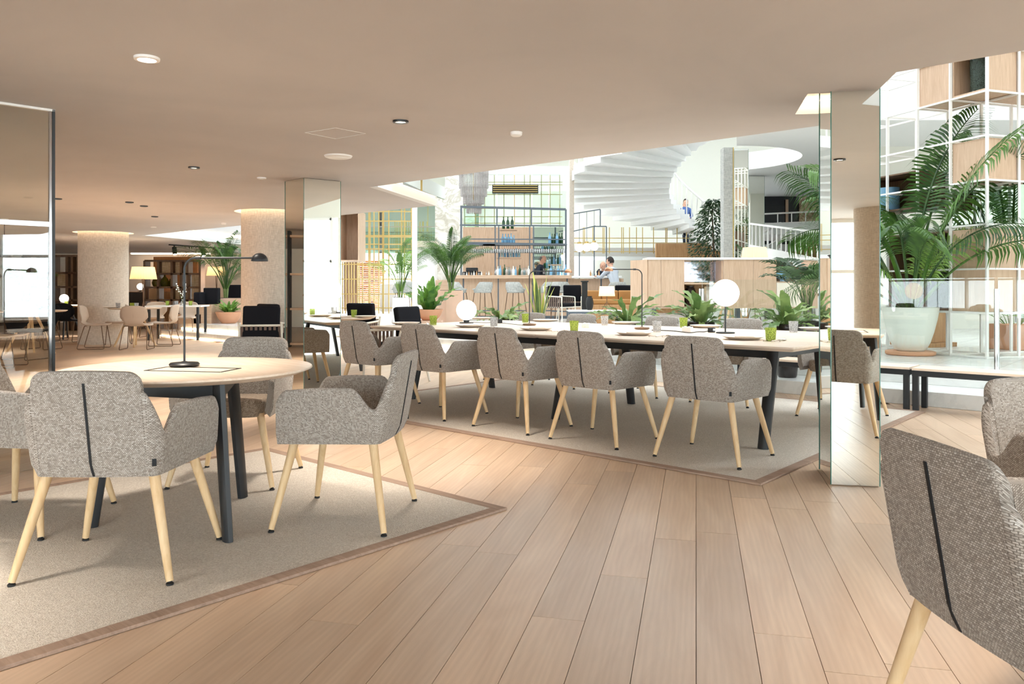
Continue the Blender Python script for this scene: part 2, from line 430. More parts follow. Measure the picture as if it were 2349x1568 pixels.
# ================================================================== the setting
# ---- wooden floor: subfloor slab, the nearest planks as pieces, the rest as one field
fl = MB(); fl.box((-5, 9, -.06), (46, 36, .10)); floor = struct(fl.obj('floor', M['subfloor']), 'wide oak plank floor')
PD = Vector((.2297, .9733, 0)); PN = Vector((.9733, -.2297, 0)); PA = math.atan2(PD.y, PD.x)
def paving(parent, rows, name, field, mat_, size_of, ok, limit, top, thick, gap, A, B, ang, chamf=.0016):
    """lay oblong pieces in rows along A; the limit largest in view are objects, the rest one mesh"""
    ux = MB(); h = .5
    ux.add([(-h,-h,-1),(h,-h,-1),(h,h,-1),(-h,h,-1),(-h,-h,0),(h,-h,0),(h,h,0),(-h,h,0)],
           [(4,5,6,7),(0,1,5,4),(1,2,6,5),(2,3,7,6),(3,0,4,7)])
    me = ux.mesh(name); me.materials.append(mat_)
    L = []
    for row in rows:
        for (a0, a1, b0, b1) in row:
            c = A*((a0+a1)/2)+B*((b0+b1)/2)
            if not ok(c): continue
            Y = c.y; seen = False
            if Y > 1.0:
                x = CXP+c.x/Y*FPX; y = HYP+(EYE-top)/Y*FPX
                seen = -260 < x < 2600 and y < 1900
            L.append((not seen, Y if seen else abs(Y)+100, c, a1-a0-gap, b1-b0-gap))
    L.sort(key=lambda q: (q[0], q[1]))
    rest = MB(); rn = []
    for i, (ns, Y, c, la, lb) in enumerate(L):
        if i < limit and not ns:
            o = link(name, me, parent); o.location = (c.x, c.y, top); o.rotation_euler = (0, 0, ang); o.scale = (la, lb, thick)
        else:
            rest.box((c.x, c.y, top-thick/2), (la, lb, thick), ang); rn += [random.random()]*6
    if rest.v:
        o = rest.obj(field, mat_, parent); o['kind'] = 'stuff'
        at_ = o.data.attributes.new('rnd', 'FLOAT', 'FACE'); at_.data.foreach_set('value', rn)
    return L
rows = []
rr = random.Random(3)
for k in range(-110, 100):
    b0 = k*.182; a = -9.0-rr.random()*2; row = []
    while a < 25:
        ln = rr.uniform(1.3, 2.35); row.append((a, a+ln, b0, b0+.182)); a += ln
    rows.append(row)
def floor_ok(c):
    v = c.x*VX+c.y*VY; u = c.x*UX+c.y*UY
    return -16.5 < c.x < 10 and -5 < c.y < 25.5 and (v < 8.5 or u > 17.8) and not (u > 17.8 and v > 12)
paving(floor, rows, 'plank', 'plank_field', M['plank'], None, floor_ok, 300, 0.0, .010, .0022, PD, PN, PA)

# ---- raised stone floor with two steps and light strips under the nosings
def platform_box(u0, u1, v0, v1, z0, z1):
    return [uv(u0, v0), uv(u1, v0), uv(u1, v1), uv(u0, v1)]
rf = MB(); rf.prism([tuple(p[:2]) for p in platform_box(-12, 18.2, 8.12, 40, 0, 0)], 0.0, .14)
rf.prism([tuple(p[:2]) for p in platform_box(-12, 18.5, 8.72, 40, 0, 0)], .14, PLAT-.012)
raised = struct(rf.obj('floor_raised', M['stone'], bevel=.004), 'raised pale stone floor with two steps')
rows = []
for j in range(0, 30):
    v0 = 8.70+j*.6; rows.append([(-8+i*.6, -8+(i+1)*.6, v0, v0+.6) for i in range(44)])
U3, V3 = Vector((UX, UY, 0)), Vector((VX, VY, 0))
paving(raised, rows, 'stone_tile', 'stone_tile_field', M['stone'], None,
       lambda c: c.y < 30 and -9 < c.x < 13, 240, PLAT, .012, .004, U3, V3, A_U)
for (va, z0, z1, u0, u1) in ((8.12, .012, .030, 7.0, 18.1), (8.72, .152, .172, 7.0, 18.3)):
    s = MB(); s.bar(uv(u0, va-.012, (z0+z1)/2), uv(u1, va-.012, (z0+z1)/2), .012, z1-z0)
    s.obj('step_light_strip', M['led'], raised)

# ---- rugs
def rug(name, label, u0, u1, v0, v1):
    t = thing(name, label, 'rug', uv((u0+u1)/2, (v0+v1)/2), A_U)
    L, Wd, b = (u1-u0), (v1-v0), .062
    p = MB(); p.box((0, 0, .006), (L-2*b, Wd-2*b, .011)); p.obj('pile', M['rug'], t)
    for sx, sy, l in ((1, 0, Wd), (-1, 0, Wd), (0, 1, L), (0, -1, L)):
        m = MB()
        if sx: q = [(sx*L/2, -Wd/2), (sx*L/2, Wd/2), (sx*(L/2-b), Wd/2-b), (sx*(L/2-b), -Wd/2+b)]
        else: q = [(-L/2, sy*Wd/2), (L/2, sy*Wd/2), (L/2-b, sy*(Wd/2-b)), (-L/2+b, sy*(Wd/2-b))]
        m.prism(q, .0005, .013); m.obj('binding_strip', M['rugtrim'], t, bevel=.003, fix=True)
    return t
rug('area_rug', 'beige bound rug under the round table with the black desk lamp', 2.635, 4.88, .45, 2.93)
rug('area_rug', 'large beige bound rug under the long dining table', 1.89, 6.40, 4.236, 7.72)

# ---- low ceiling with the atrium opening and lit pockets round the columns
COLR = [Vector((1.813, 4.436, 0)), Vector((2.067, 4.387, 0)), Vector((2.149, 4.759, 0)), Vector((1.895, 4.808, 0))]
ROUND = [(-8.27, 15.8, .46), (-3.55, 11.5, .42)]
edge_uv = [(-11, 4.34), (1.2, 4.34), (1.39, 4.67), (1.8, 5.42), (6.93, 5.42), (7.92, 7.22), (17, 7.22), (20.5, 14), (21, 15.6), (33, 15.6)]
outer = [uv(*p) for p in edge_uv]+[Vector((-27, 12, 0)), Vector((-27, -4.6, 0)), Vector((9.1, -4.6, 0)), Vector((9.1, 0, 0))]
outer = outer[:10]+[Vector((-26, 25, 0)), Vector((-26, -4.6, 0)), Vector((9.2, -4.6, 0))]
outer[0] = uv(-7.6, 4.34)
holes = [[Vector((1.700, 4.485, 0)), Vector((1.820, 5.015, 0)), Vector((1.97, 5.00, 0)), Vector((1.93, 4.75, 0)), Vector((1.87, 4.46, 0))]]
for (x, y, r) in ROUND:
    holes.append([Vector((x+(r+.095)*math.cos(2*PI*k/48), y+(r+.095)*math.sin(2*PI*k/48), 0)) for k in range(48)])
rings = [outer]+holes
tris = geometry.tessellate_polygon(rings)
flat = [p for r in rings for p in r]
cm = MB(); n0 = len(flat)
cm.add([(p.x, p.y, CEIL) for p in flat]+[(p.x, p.y, CEIL+.55) for p in outer], [tuple(t) for t in tris])
k0 = 0
for r in rings:
    n = len(r)
    for i in range(n):
        j = (i+1) % n
        if r is outer: cm.f.append((k0+i, k0+j, n0+j, n0+i))
    k0 += n
cm.f.append(tuple(range(n0, n0+len(outer))))
ceiling = struct(cm.obj('ceiling', M['ceiling'], fix=True), 'low beige plaster ceiling')
def pocket(poly, depth=.10, led_w=.03):
    n = len(poly); p = MB()
    p.add([(q.x, q.y, CEIL) for q in poly]+[(q.x, q.y, CEIL+depth) for q in poly],
          [(i, (i+1) % n, n+(i+1) % n, n+i) for i in range(n)]+[tuple(range(n, 2*n))])
    o = p.obj('light_pocket', M['ceilwhite'], ceiling)
    c = sum(poly, Vector())/n; s = MB()
    a = [c+(q-c)*.97 for q in poly]; b = [c+(q-c)*(.97-led_w/ max(.2, (q-c).length)) for q in poly]
    s.add([(q.x, q.y, CEIL+depth-.02) for q in a]+[(q.x, q.y, CEIL+depth-.02) for q in b],
          [(i, (i+1) % n, n+(i+1) % n, n+i) for i in range(n)])
    s.obj('pocket_light', M['led'], ceiling)
for h in holes: pocket(h)
# cove lights along the slanted edges of the opening
for (a, b) in (((6.93, 5.42), (7.92, 7.22)), ((17, 7.22), (20.5, 14))):
    p, q = uv(*a), uv(*b); d = (q-p).normalized(); nrm = Vector((d.y, -d.x, 0))
    s = MB(); s.bar(p+nrm*.012+Vector((0, 0, CEIL+.20)), q+nrm*.012+Vector((0, 0, CEIL+.20)), .01, .07); s.obj('cove_light', M['led2'], ceiling)
    l = MB(); l.bar(p+nrm*.05+Vector((0, 0, CEIL+.05)), q+nrm*.05+Vector((0, 0, CEIL+.05)), .10, .10); l.obj('cove_lip', M['ceilwhite'], ceiling)
# ceiling fittings
def downlight(x, y, label, lit=None, r=.052, group='recessed ceiling downlights', lens='spotface', rim=None):
    p = on(x, y, CEIL); t = thing('ceiling_downlight', label, 'downlight', p, 0, group)
    m = MB(); m.lathe([(r*.72, -.002), (r*.75, -.014), (r, -.012), (r*1.02, 0)], n=28); m.obj('rim', M[rim] if rim else (M['black'] if lit else M['whitemetal']), t, 40)
    m = MB(); m.lathe([(0, -.006), (r*.73, -.006)], n=28); m.obj('lens', M[lens] if lit else M['ceilwhite'], t)
    if lit:
        d = bpy.data.lights.new('downlight_beam', 'SPOT'); d.energy = lit; d.spot_size = math.radians(74); d.spot_blend = .8
        d.color = (1.0, .91, .80); d.shadow_soft_size = .12
        o = bpy.data.objects.new('downlight_beam', d); COL.objects.link(o); o.parent = t; o.location = (0, 0, -.03)
    return t
downlight(919, 277, 'black rimmed ceiling downlight, largest lit one above the wooden aisle', 105)
downlight(445, 383, 'small black rimmed downlight on the ceiling above the desk lamp', 120, .05)
downlight(337, 132, 'white rimmed ceiling disc nearest the upper left corner of the photo', 70, .058, rim='whitemetal')
downlight(600, 407, 'faint white ceiling fitting left of the central mirrored column', None, .045)
downlight(355, 496, 'ceiling downlight between the two round linen columns, higher one', 150, .05)
downlight(297, 463, 'ceiling downlight above the left linen column', 150, .05)
downlight(352, 520, 'ceiling downlight just right of the left linen column top', None, .05)
downlight(132, 455, 'ceiling downlight beside the glass partition edge', 60, .05)
for (X, Y, pw, lb) in ((-2.4, 2.2, 75, 'added ceiling downlight above the rug, out of the photo overhead'), (1.9, 1.9, 65, 'added ceiling downlight above the right hand table, overhead'),
                   (-6, 8.6, 110, 'added ceiling downlight above the left aisle'), (-9.6, 17.5, 200, 'added ceiling downlight in the far dining corner'), (-11.5, 12.5, 130, 'added ceiling downlight behind the glass partition'), (-8.2, 21.5, 160, 'added ceiling downlight in front of the lattice divider'), (-5.0, 10.6, 170, 'ceiling downlight before the right linen column'), (-9.6, 13.2, 170, 'ceiling downlight left of the left linen column')):
    t = downlight(1000, 300, lb, pw, .05); t.location = (X, Y, CEIL)  # most of these downlights are added to brighten dim areas
m = MB(); m.lathe([(0, -.012), (.075, -.016), (.09, -.02), (.112, -.012), (.118, 0)], n=32)
o = m.obj('ceiling_speaker', M['whitemetal'], smooth=40); o.location = on(776, 357, CEIL); tag(o, 'round white ceiling speaker in front of the central mirrored column', 'speaker')
m = MB(); m.lathe([(0, -.03), (.03, -.03), (.042, -.022), (.045, 0)], n=20)
o = m.obj('smoke_detector', M['whitemetal'], smooth=40); o.location = on(1184, 303, CEIL); tag(o, 'small white smoke detector near the atrium edge of the ceiling', 'smoke detector')
m2 = m.obj('smoke_detector', M['whitemetal'], smooth=40); m2.location = on(513, 511, CEIL); tag(m2, 'white smoke detector left of the linen column by the planters', 'smoke detector')
hq = [on(700, 304, CEIL), on(770, 293, CEIL), on(838, 306, CEIL), on(770, 318, CEIL)]
m = MB()
for i in range(4): m.bar(hq[i]-Vector((0,0,.001)), hq[(i+1) % 4]-Vector((0,0,.001)), .006, .002)
o = m.obj('trim_1', M['ceilwhite'], ceiling)

# ---- columns
def mirror_column(name, label, corners, z1, edge=True):
    t = thing(name, label, 'column', (0, 0, 0))
    c = sum(corners, Vector())/4
    core = MB(); core.prism([tuple((c+(p-c)*.97)[:2]) for p in corners], 0, z1-.001); core.obj('core', M['oakdark'], t)
    for i in range(4):
        p, q = corners[i], corners[(i+1) % 4]; m = MB(); d = (q-p).normalized(); n = Vector((d.y, -d.x, 0))
        if n.dot((p+q)/2-c) < 0: n = -n
        a, b = p+d*.0015-n*.0, q-d*.0015
        m.prism([tuple(a[:2]), tuple(b[:2]), tuple((b-n*.006)[:2]), tuple((a-n*.006)[:2])], .004, z1-.004)
        m.obj('mirror_panel', M['mirror'], t, fix=True)
        e = MB(); e.bar(p+n*.001+Vector((0, 0, .004)), p+n*.001+Vector((0, 0, z1-.004)), .0045); e.obj('glass_edge', M['glassedge'], t)
    return t
mirror_column('mirrored_column', 'tall mirror clad column standing at the right end of the long table', COLR, CEIL+.10)
cB = Vector((-2.169, 7.89, 0))                         # middle column, seen on its corner
C0 = at(697, 0, 7.89); 
mc = [Vector((-2.105, 7.89, 0)), Vector((-1.79, 8.15, 0)), Vector((-2.06, 8.43, 0)), Vector((-2.37, 8.15, 0))]
mirror_column('mirrored_column', 'mirror clad column seen on its corner behind the round table', mc, CEIL)
def round_column(name, label, x, y, r, z1):
    t = thing(name, label, 'column', (x, y, 0))
    m = MB(); m.lathe([(r, .0), (r, z1)], n=64); m.obj('linen_wrap', M['linen'], t, 60)
    b = MB(); b.lathe([(r+.004, .0), (r+.004, .05), (r, .052)], n=64); b.obj('foot_band', M['linen'], t, 60)
    return t
round_column('round_column', 'round linen covered column behind the shell chairs', *ROUND[0], CEIL+.1)
round_column('round_column', 'round linen covered column left of the mirrored column', *ROUND[1], CEIL+.1)
round_column('round_column', 'round linen covered column behind the viewer, seen in the right mirror', 2.58, -2.9, .42, CEIL)

# ---- glass partition at the left
gp0 = Vector((-2.866, 4.89, 0)); gd = Vector((-.70, -.714, 0)).normalized(); ga = math.atan2(gd.y, gd.x)
t = thing('glass_partition', 'tinted glass partition at the left edge with a pale cross rail', 'partition', gp0, ga)
for z0, z1 in ((.0, 1.50), (1.532, CEIL-.004)):
    m = MB(); m.box((1.30, 0, (z0+z1)/2), (2.56, .010, z1-z0-.004)); m.obj('pane', M['glasspart'], t)
m = MB(); m.box((1.30, 0, 1.516), (2.60, .02, .03)); m.obj('cross_rail', M['steel'], t)
m = MB(); m.box((.009, 0, CEIL/2), (.016, .03, CEIL-.004)); m.obj('edge_post', M['black'], t)
m = MB(); m.box((.026, 0, CEIL/2), (.014, .026, CEIL-.004)); m.obj('edge_profile', M['steel'], t)
m = MB(); m.box((1.30, 0, CEIL-.008), (2.60, .03, .014)); m.obj('head_rail', M['whitemetal'], t)

# ---- walls
def wall(name, a, b, z0, z1, m, th=.12, label=None):
    w = MB(); w.bar(Vector((a[0], a[1], (z0+z1)/2)), Vector((b[0], b[1], (z0+z1)/2)), th, z1-z0); return struct(w.obj(name, m), label)
wall('wall_back', (-24, 31.1), (17, 31.1), 0, 8.5, M['cream'], .2)
wall('wall_back_left', (-26, 25.5), (-8.0, 25.5), 0, 3.4, M['warmwhite'])
wall('wall_left', (-16.6, -4.6), (-16.6, 31), 0, 2.3, M['warmwhite'])
wall('wall_right', (16.2, 3.4), (16.2, 31), 0, 8.5, M['cream'], .2)
def window(idx, a, b, z0, z1, n, m='white'):
    a = Vector((a[0], a[1], 0)); b = Vector((b[0], b[1], 0)); up = Vector((0, 0, 1))
    f = MB()
    for i in range(n+1):
        p = a+(b-a)*(i/n); f.bar(p+up*z0, p+up*z1, .06, .09)
    for z in (z0+.03, z1-.03, z0+(z1-z0)*.62): f.bar(a+up*z, b+up*z, .06, .06)
    w = struct(f.obj('window_%d' % idx, M[m]), 'tall daylight window wall')
    for i in range(n):
        p = a+(b-a)*((i+.5)/n); g = MB(); d = (b-a).normalized()
        g.bar(p-d*((b-a).length/n/2-.03)+up*(z0+z1)/2, p+d*((b-a).length/n/2-.03)+up*(z0+z1)/2, .008, z1-z0-.1); g.obj('pane', M['glass'], w)
    return w
window(1, (-16, -4.55), (9.1, -4.55), .0, CEIL, 12)
window(2, (9.15, -4.55), (9.15, 3.2), .0, 2.9, 5)

# ---- atrium roof, added unseen to hold back sky light, skylights sized for brightness
rfm = MB(); zr = 8.5
xs_ = [-26, 17.5]; strips = [(4.6, 5.6), (8.0, 9.0), (13.0, 13.9), (18.5, 19.6), (24.2, 25.5)]
y_ = -4.7
for a, b in strips+[(32, 32)]:
    rfm.box((-4.25, (y_+a)/2, zr), (43.5, a-y_, .2)); y_ = b
struct(rfm.obj('ceiling_atrium', M['white']), 'unseen white atrium roof added to limit daylight, skylight strips sized for brightness')
wall('wall_atrium_left', (-26, -4.6), (-26, 31), 0, 8.5, M['cream'])
wall('wall_added_front', (-26, -4.65), (9.2, -4.65), 2.6, 8.5, M['cream'])  # unseen walls from here on, added to shut stray sky light out
wall('wall_added_side', (9.2, -4.6), (9.2, 3.4), 2.9, 8.5, M['cream'])
wall('wall_added_return', (9.2, 3.4), (16.2, 3.4), 0, 8.5, M['cream'])
# ================================================================== knitted armchairs
def sstep(a, b, x):
    t = min(1, max(0, (x-a)/(b-a))); return t*t*(3-2*t)
def chair_meshes():
    # half path from the middle of the back to the front of the arm
    pts = []
    for i in range(41):
        x = .200*i/40; pts.append((x, -.252+.012*(x/.2)**2))
    cx, cy, r = .196, -.190, .052
    for i in range(1, 17):
        a = -PI/2+(PI/2-.10)*i/16; pts.append((cx+r*math.cos(a)+.0, cy+r*math.sin(a)))
    x0, y0 = pts[-1]
    for i in range(1, 33):
        t = i/32; pts.append((x0+(.288-x0)*t, y0+(.240-y0)*t))
    S = [0.0]
    for i in range(1, len(pts)): S.append(S[-1]+math.dist(pts[i], pts[i-1]))
    L = S[-1]
    def top(s):
        z = .804-.004*(s/.15)**2
        if s > .145: z = .800-.044*(1-math.sqrt(max(0, 1-((min(s, .195)-.145)/.05)**2)))
        if s > .195: z = .756-(s-.195)/(.245-.195)*(.756-.588)
        if s > .245: z = .588-.030*math.sin(min(1, (s-.245)/.020)*PI/2)
        if s > .268: z = .558+.096*sstep(.268, .372, s)
        if s > .5: z -= .012*sstep(.5, L, s)
        if s > L-.05: z -= .05*((s-(L-.05))/.05)**2.2
        return z
    def wb(s): return 1-sstep(.20, .31, s)
    full = [(-S[i], (-pts[i][0], pts[i][1])) for i in range(len(pts)-1, 0, -1)]+[(S[i], pts[i]) for i in range(len(pts))]
    n = len(full); NO, NI, th = 9, 6, .042
    V, U, ring = [], [], NO+3+NI
    for k, (s, p) in enumerate(full):
        q0 = full[max(k-1, 0)][1]; q1 = full[min(k+1, n-1)][1]
        d = Vector((q1[0]-q0[0], q1[1]-q0[1], 0)).normalized(); nr = Vector((d.y, -d.x, 0))
        a = abs(s); zt = top(a); zb = .395+.02*sstep(.5, L, a)*0; w = wb(a)
        def off(z): return (.175*w+.05*(1-w))*(z-.395)-.016*(1-sstep(.395, .45, z))
        P0 = Vector((p[0], p[1], 0)); acc = zb; last = None
        for j in range(NO):
            t = j/(NO-1); z = zb+(zt-.014-zb)*t; q_ = P0+nr*off(z)+Vector((0, 0, z)); acc += (q_-last).length if last is not None else 0; last = q_; V.append(q_); U.append((s, acc))
        for j in range(3):
            aa = PI*(j+1)/4; z = zt-.014+.014*math.sin(aa); V.append(P0+nr*(off(zt)-th*.36*(1-math.cos(aa)))+Vector((0, 0, z))); U.append((s, z+(acc-(zt-.014))+.010*j))
        for j in range(NI):
            t = 1-j/(NI-1); z = .43+(zt-.014-.43)*t
            V.append(P0+nr*(off(z)-th*.72-.012*(1-t))+Vector((0, 0, z))); U.append((s, z+.9))
    F, FU = [], []
    ca, sa = math.cos(math.radians(38)), math.sin(math.radians(38))
    def uvof(i, arm):
        s, z = U[i]
        if arm == 0: return (s, z)
        return (s*ca+arm*z*sa, -arm*s*sa+z*ca)
    for k in range(n-1):
        sm = (full[k][0]+full[k+1][0])/2; arm = 0 if abs(sm) < .28 else (1 if sm > 0 else -1)
        for j in range(ring):
            j2 = (j+1) % ring
            if j2 == 0: continue
            f = (k*ring+j, (k+1)*ring+j, (k+1)*ring+j2, k*ring+j2); F.append(f)
            FU += [uvof(i, arm) for i in f]
    for k in (0, n-1):
        f = tuple(k*ring+j for j in range(ring)); f = f if k else f[::-1]; F.append(f); FU += [uvof(i, 1) for i in f]
    sh = MB(); sh.v = [tuple(v) for v in V]; sh.f = F; sh.uvs = FU; shell = sh.mesh('shell', 50)
    # seat cushion
    st = MB(); N = 40; levels = [(.388, .90), (.394, .97), (.43, 1.0), (.462, 1.0), (.474, .97), (.479, .88), (.481, .5)]
    vs = []
    for z, k in levels:
        for i in range(N):
            t = 2*PI*i/N; c, s_ = math.cos(t), math.sin(t); e = .42
            vs.append((.226*k*abs(c)**e*(1 if c > 0 else -1), .026+.226*k*abs(s_)**e*(1 if s_ > 0 else -1), z+.012*(1 if z > .45 else 0)*s_))
    fs = []
    for a in range(len(levels)-1):
        for i in range(N): i2 = (i+1) % N; fs.append((a*N+i, a*N+i2, (a+1)*N+i2, (a+1)*N+i))
    fs.append(tuple(range((len(levels)-1)*N, len(levels)*N))); fs.append(tuple(range(N-1, -1, -1)))
    st.add(vs, fs); st.uvs = [(vs[i][0], vs[i][1]+vs[i][2]) for f in fs for i in f]
    seat = st.mesh('seat', 60)
    def back_y(z): return -.252-(.175*(z-.395)-.016*(1-sstep(.395, .45, z)))
    zp = MB(); zs = [.399+.358*i/12 for i in range(13)]
    zp.add([(sx*.0042, back_y(z)-dy, z) for z in zs for sx, dy in ((-1, -.002), (-1, .0035), (1, .0035), (1, -.002))],
           [(4*i+j, 4*i+(j+1) % 4, 4*i+4+(j+1) % 4, 4*i+4+j) for i in range(12) for j in range(4)]+[(0, 1, 2, 3), (51, 50, 49, 48)])
    zipm = zp.mesh('zip')
    tg = MB(); tg.box((.226, -.243, .452), (.015, .006, .028), .5); tagm = tg.mesh('tag')
    legs, feet = [], []
    for sx, sy in ((-1, -1), (1, -1), (-1, 1), (1, 1)):
        a = Vector((sx*.20, sy*.185, .405)); b = Vector((sx*.292, sy*.262, .013))
        l = MB(); l.tube([b, b+(a-b)*.3, a], [.0135, .0165, .021], 14); legs.append(l.mesh('leg', 50))
        f = MB(); f.lathe([(0, 0), (.014, 0), (.014, .006), (.008, .010), (.008, .022), (0, .022)], (b.x, b.y, 0), 14); feet.append(f.mesh('glide', 50))
    for me, m in ((shell, 'fabric'), (seat, 'seatfab'), (zipm, 'zip'), (tagm, 'zip')): me.materials.append(M[m])
    for me in legs: me.materials.append(M['oak'])
    for me in feet: me.materials.append(M['blackmatte'])
    return shell, seat, zipm, tagm, legs, feet
CH = chair_meshes()
def knit_chair(label, x, y, rz, group, z=.013):
    t = thing('knit_armchair', label, 'chair', (x, y, z), rz, group)
    link('shell', CH[0], t); link('seat', CH[1], t); link('zip', CH[2], t)['label'] = 'black zip down the back'
    link('tag', CH[3], t)
    for l, f in zip(CH[4], CH[5]): lo = link('leg', l, t); link('glide', f, lo)
    return t
def face(dx, dy): return math.atan2(dy, dx)-PI/2       # chair built facing +Y
g1 = 'knitted armchairs round the near round table'
knit_chair('grey knitted armchair seen from behind in front of the near round table', -1.575, 3.17, face(-.02, 1), g1)
knit_chair('grey knitted armchair in side view at the right of the near round table', -.80, 3.80, face(-1, .11), g1)
knit_chair('brown grey knitted armchair facing the viewer on the far side of the near round table', -1.60, 4.55, face(-.03, -1), g1)
knit_chair('knitted armchair cut off by the left edge of the photo', -2.32, 3.73, face(1, -.04), g1)
g2 = 'knitted armchairs on the near side of the long table'
nm = ['first', 'second', 'third', 'fourth', 'fifth']
near_u = [2.43, 3.31, 4.10, 5.03, 5.92]
for i, u in enumerate(near_u):
    p = uv(u, 4.735); knit_chair('grey knitted armchair seen from behind at the long table, %s from the right mirrored column' % nm[i], p.x, p.y, A_V-PI/2+[.03, 0, -.02, .02, .04][i], g2)
g3 = 'knitted armchairs on the far side of the long table'
for i, u in enumerate([2.36, 3.46, 4.40, 5.46, 6.22]):
    p = uv(u, 7.08 if i else 6.95); knit_chair('brown grey armchair facing the viewer across the long table, %s from the right mirrored column' % nm[i], p.x, p.y, A_V+PI/2+[.0, .02, -.03, .02, 0][i], g3)
g4 = 'knitted armchairs at the right foreground table'
knit_chair('large grey knitted armchair back filling the lower right corner', 1.18, 1.655, face(1, .07), g4, 0)
knit_chair('brown grey knitted armchair facing the viewer at the right edge', 1.92, 2.49, face(.24, -.97), g4, 0)

# ================================================================== tables
TOPZ = .74
def hexleg(mb, top, bot, w0, w1, ang):
    top, bot = Vector(top), Vector(bot); a = Vector((math.cos(ang), math.sin(ang), 0)); b = Vector((-a.y, a.x, 0))
    sh = [(-1, -.3), (-.45, -.62), (.45, -.62), (1, -.3), (1, .3), (.45, .62), (-.45, .62), (-1, .3)]
    vs = [bot+a*(x*w1/2)+b*(y*w1/2) for x, y in sh]+[top+a*(x*w0/2)+b*(y*w0/2) for x, y in sh]
    mb.add(vs, [tuple(range(7, -1, -1)), tuple(range(8, 16))]+[(i, (i+1) % 8, 8+(i+1) % 8, 8+i) for i in range(8)])
def round_table(label, x, y, rz, group, R=.57):
    t = thing('round_table', label, 'table', (x, y, .0), rz, group)
    m = MB(); m.lathe([(0, TOPZ), (R-.003, TOPZ), (R, TOPZ-.004), (R, TOPZ-.009), (R-.055, TOPZ-.03), (0, TOPZ-.03)], n=96); m.obj('table_top', M['oaktop'], t, 30)
    fr = MB(); a, b = .19, .085
    for (p, q) in (((-a, -b), (a, -b)), ((a, -b), (a, b)), ((a, b), (-a, b)), ((-a, b), (-a, -b))):
        fr.bar((p[0], p[1], TOPZ+.0008), (q[0], q[1], TOPZ+.0008), .012, .002)
    fr.xf(Matrix.Translation((.10, -.02, 0)) @ Matrix.Rotation(.62, 4, 'Z')); fr.obj('cable_hatch', M['blackmatte'], t)
    tops = []
    for k in range(3):
        an = 2*PI*k/3; c, s = math.cos(an), math.sin(an); tp = Vector((.33*c, .33*s, TOPZ-.04)); tops.append(tp)
        l = MB(); hexleg(l, tp, (.425*c, .425*s, .013), .075, .062, an); l.obj('leg', M['black'], t, 35)
    for k in range(3):
        m = MB(); m.bar(tops[k]-Vector((0, 0, .035)), tops[(k+1) % 3]-Vector((0, 0, .035)), .03, .085); m.obj('apron_beam', M['black'], t, bevel=.002)
    return t
round_table('round oak topped table with three black legs in the left foreground', -1.54, 3.72, -.80, 'round tables')
round_table('round table mostly hidden behind the central mirrored column', -2.37, 10.2, .5, 'round tables')
round_table('round table at the right, just outside the photo and seen in the mirror', 1.95, 1.70, .9, 'round tables')

# long table
TU0, TU1, TV0, TV1 = 1.97, 6.27, 4.90, 6.82
ct = uv((TU0+TU1)/2, (TV0+TV1)/2)
lt = thing('long_table', 'long pale oak dining table on black angled legs', 'table', (ct.x, ct.y, 0), A_U)
LL, LW = TU1-TU0, TV1-TV0
def rounded(l, w, r, n=6):
    P = []
    for (cx, cy, a0) in ((l/2-r, w/2-r, 0), (-l/2+r, w/2-r, PI/2), (-l/2+r, -w/2+r, PI), (l/2-r, -w/2+r, 1.5*PI)):
        for i in range(n+1): a = a0+PI/2*i/n; P.append((cx+r*math.cos(a), cy+r*math.sin(a)))
    return P
for k in range(2):     # two boards with a joint in the middle
    m = MB(); l2 = LL/2-.0015; o1, o2, o3 = rounded(l2, LW, .02), rounded(l2, LW, .02), rounded(l2-.03, LW-.06, .02); n = len(o1)
    vs = [(p[0], p[1], TOPZ) for p in o1]+[(p[0], p[1], TOPZ-.012) for p in o2]+[(p[0], p[1], TOPZ-.032) for p in o3]
    m.add(vs, [tuple(range(n)), tuple(range(3*n-1, 2*n-1, -1))]+[(i+n*q, n*(q+1)+i, n*(q+1)+(i+1) % n, (i+1) % n+n*q) for q in range(2) for i in range(n)])
    m.xf(Matrix.Translation(((-1 if k else 1)*LL/4, 0, 0))); m.obj('table_top', M['oaktop'], lt, bevel=.0015, fix=True)
pm = MB(); pm.box((0, 0, TOPZ-.05), (LL-.62, .05, .07))
lv = [(TV0+TV1)/2-5.17, (TV0+TV1)/2-6.34]; lu = [2.285-(TU0+TU1)/2, 4.11-(TU0+TU1)/2, 5.93-(TU0+TU1)/2]
for y in lv:
    yy = y*(.74); b = MB(); b.box((0, yy, TOPZ-.075), (lu[2]-lu[0]+.06, .035, .085)); b.obj('rail', M['black'], lt, bevel=.002)
for x in lu:
    b = MB(); b.box((x, (lv[0]+lv[1])*.37, TOPZ-.075), (.04, abs(lv[1]-lv[0])*.74, .085)); b.obj('cross_beam', M['black'], lt, bevel=.002)
    for y in lv:
        l = MB(); hexleg(l, (x, y*.74, TOPZ-.034), (x+(.0), y, .013), .085, .075, 0); l.obj('leg', M['black'], lt, 35)

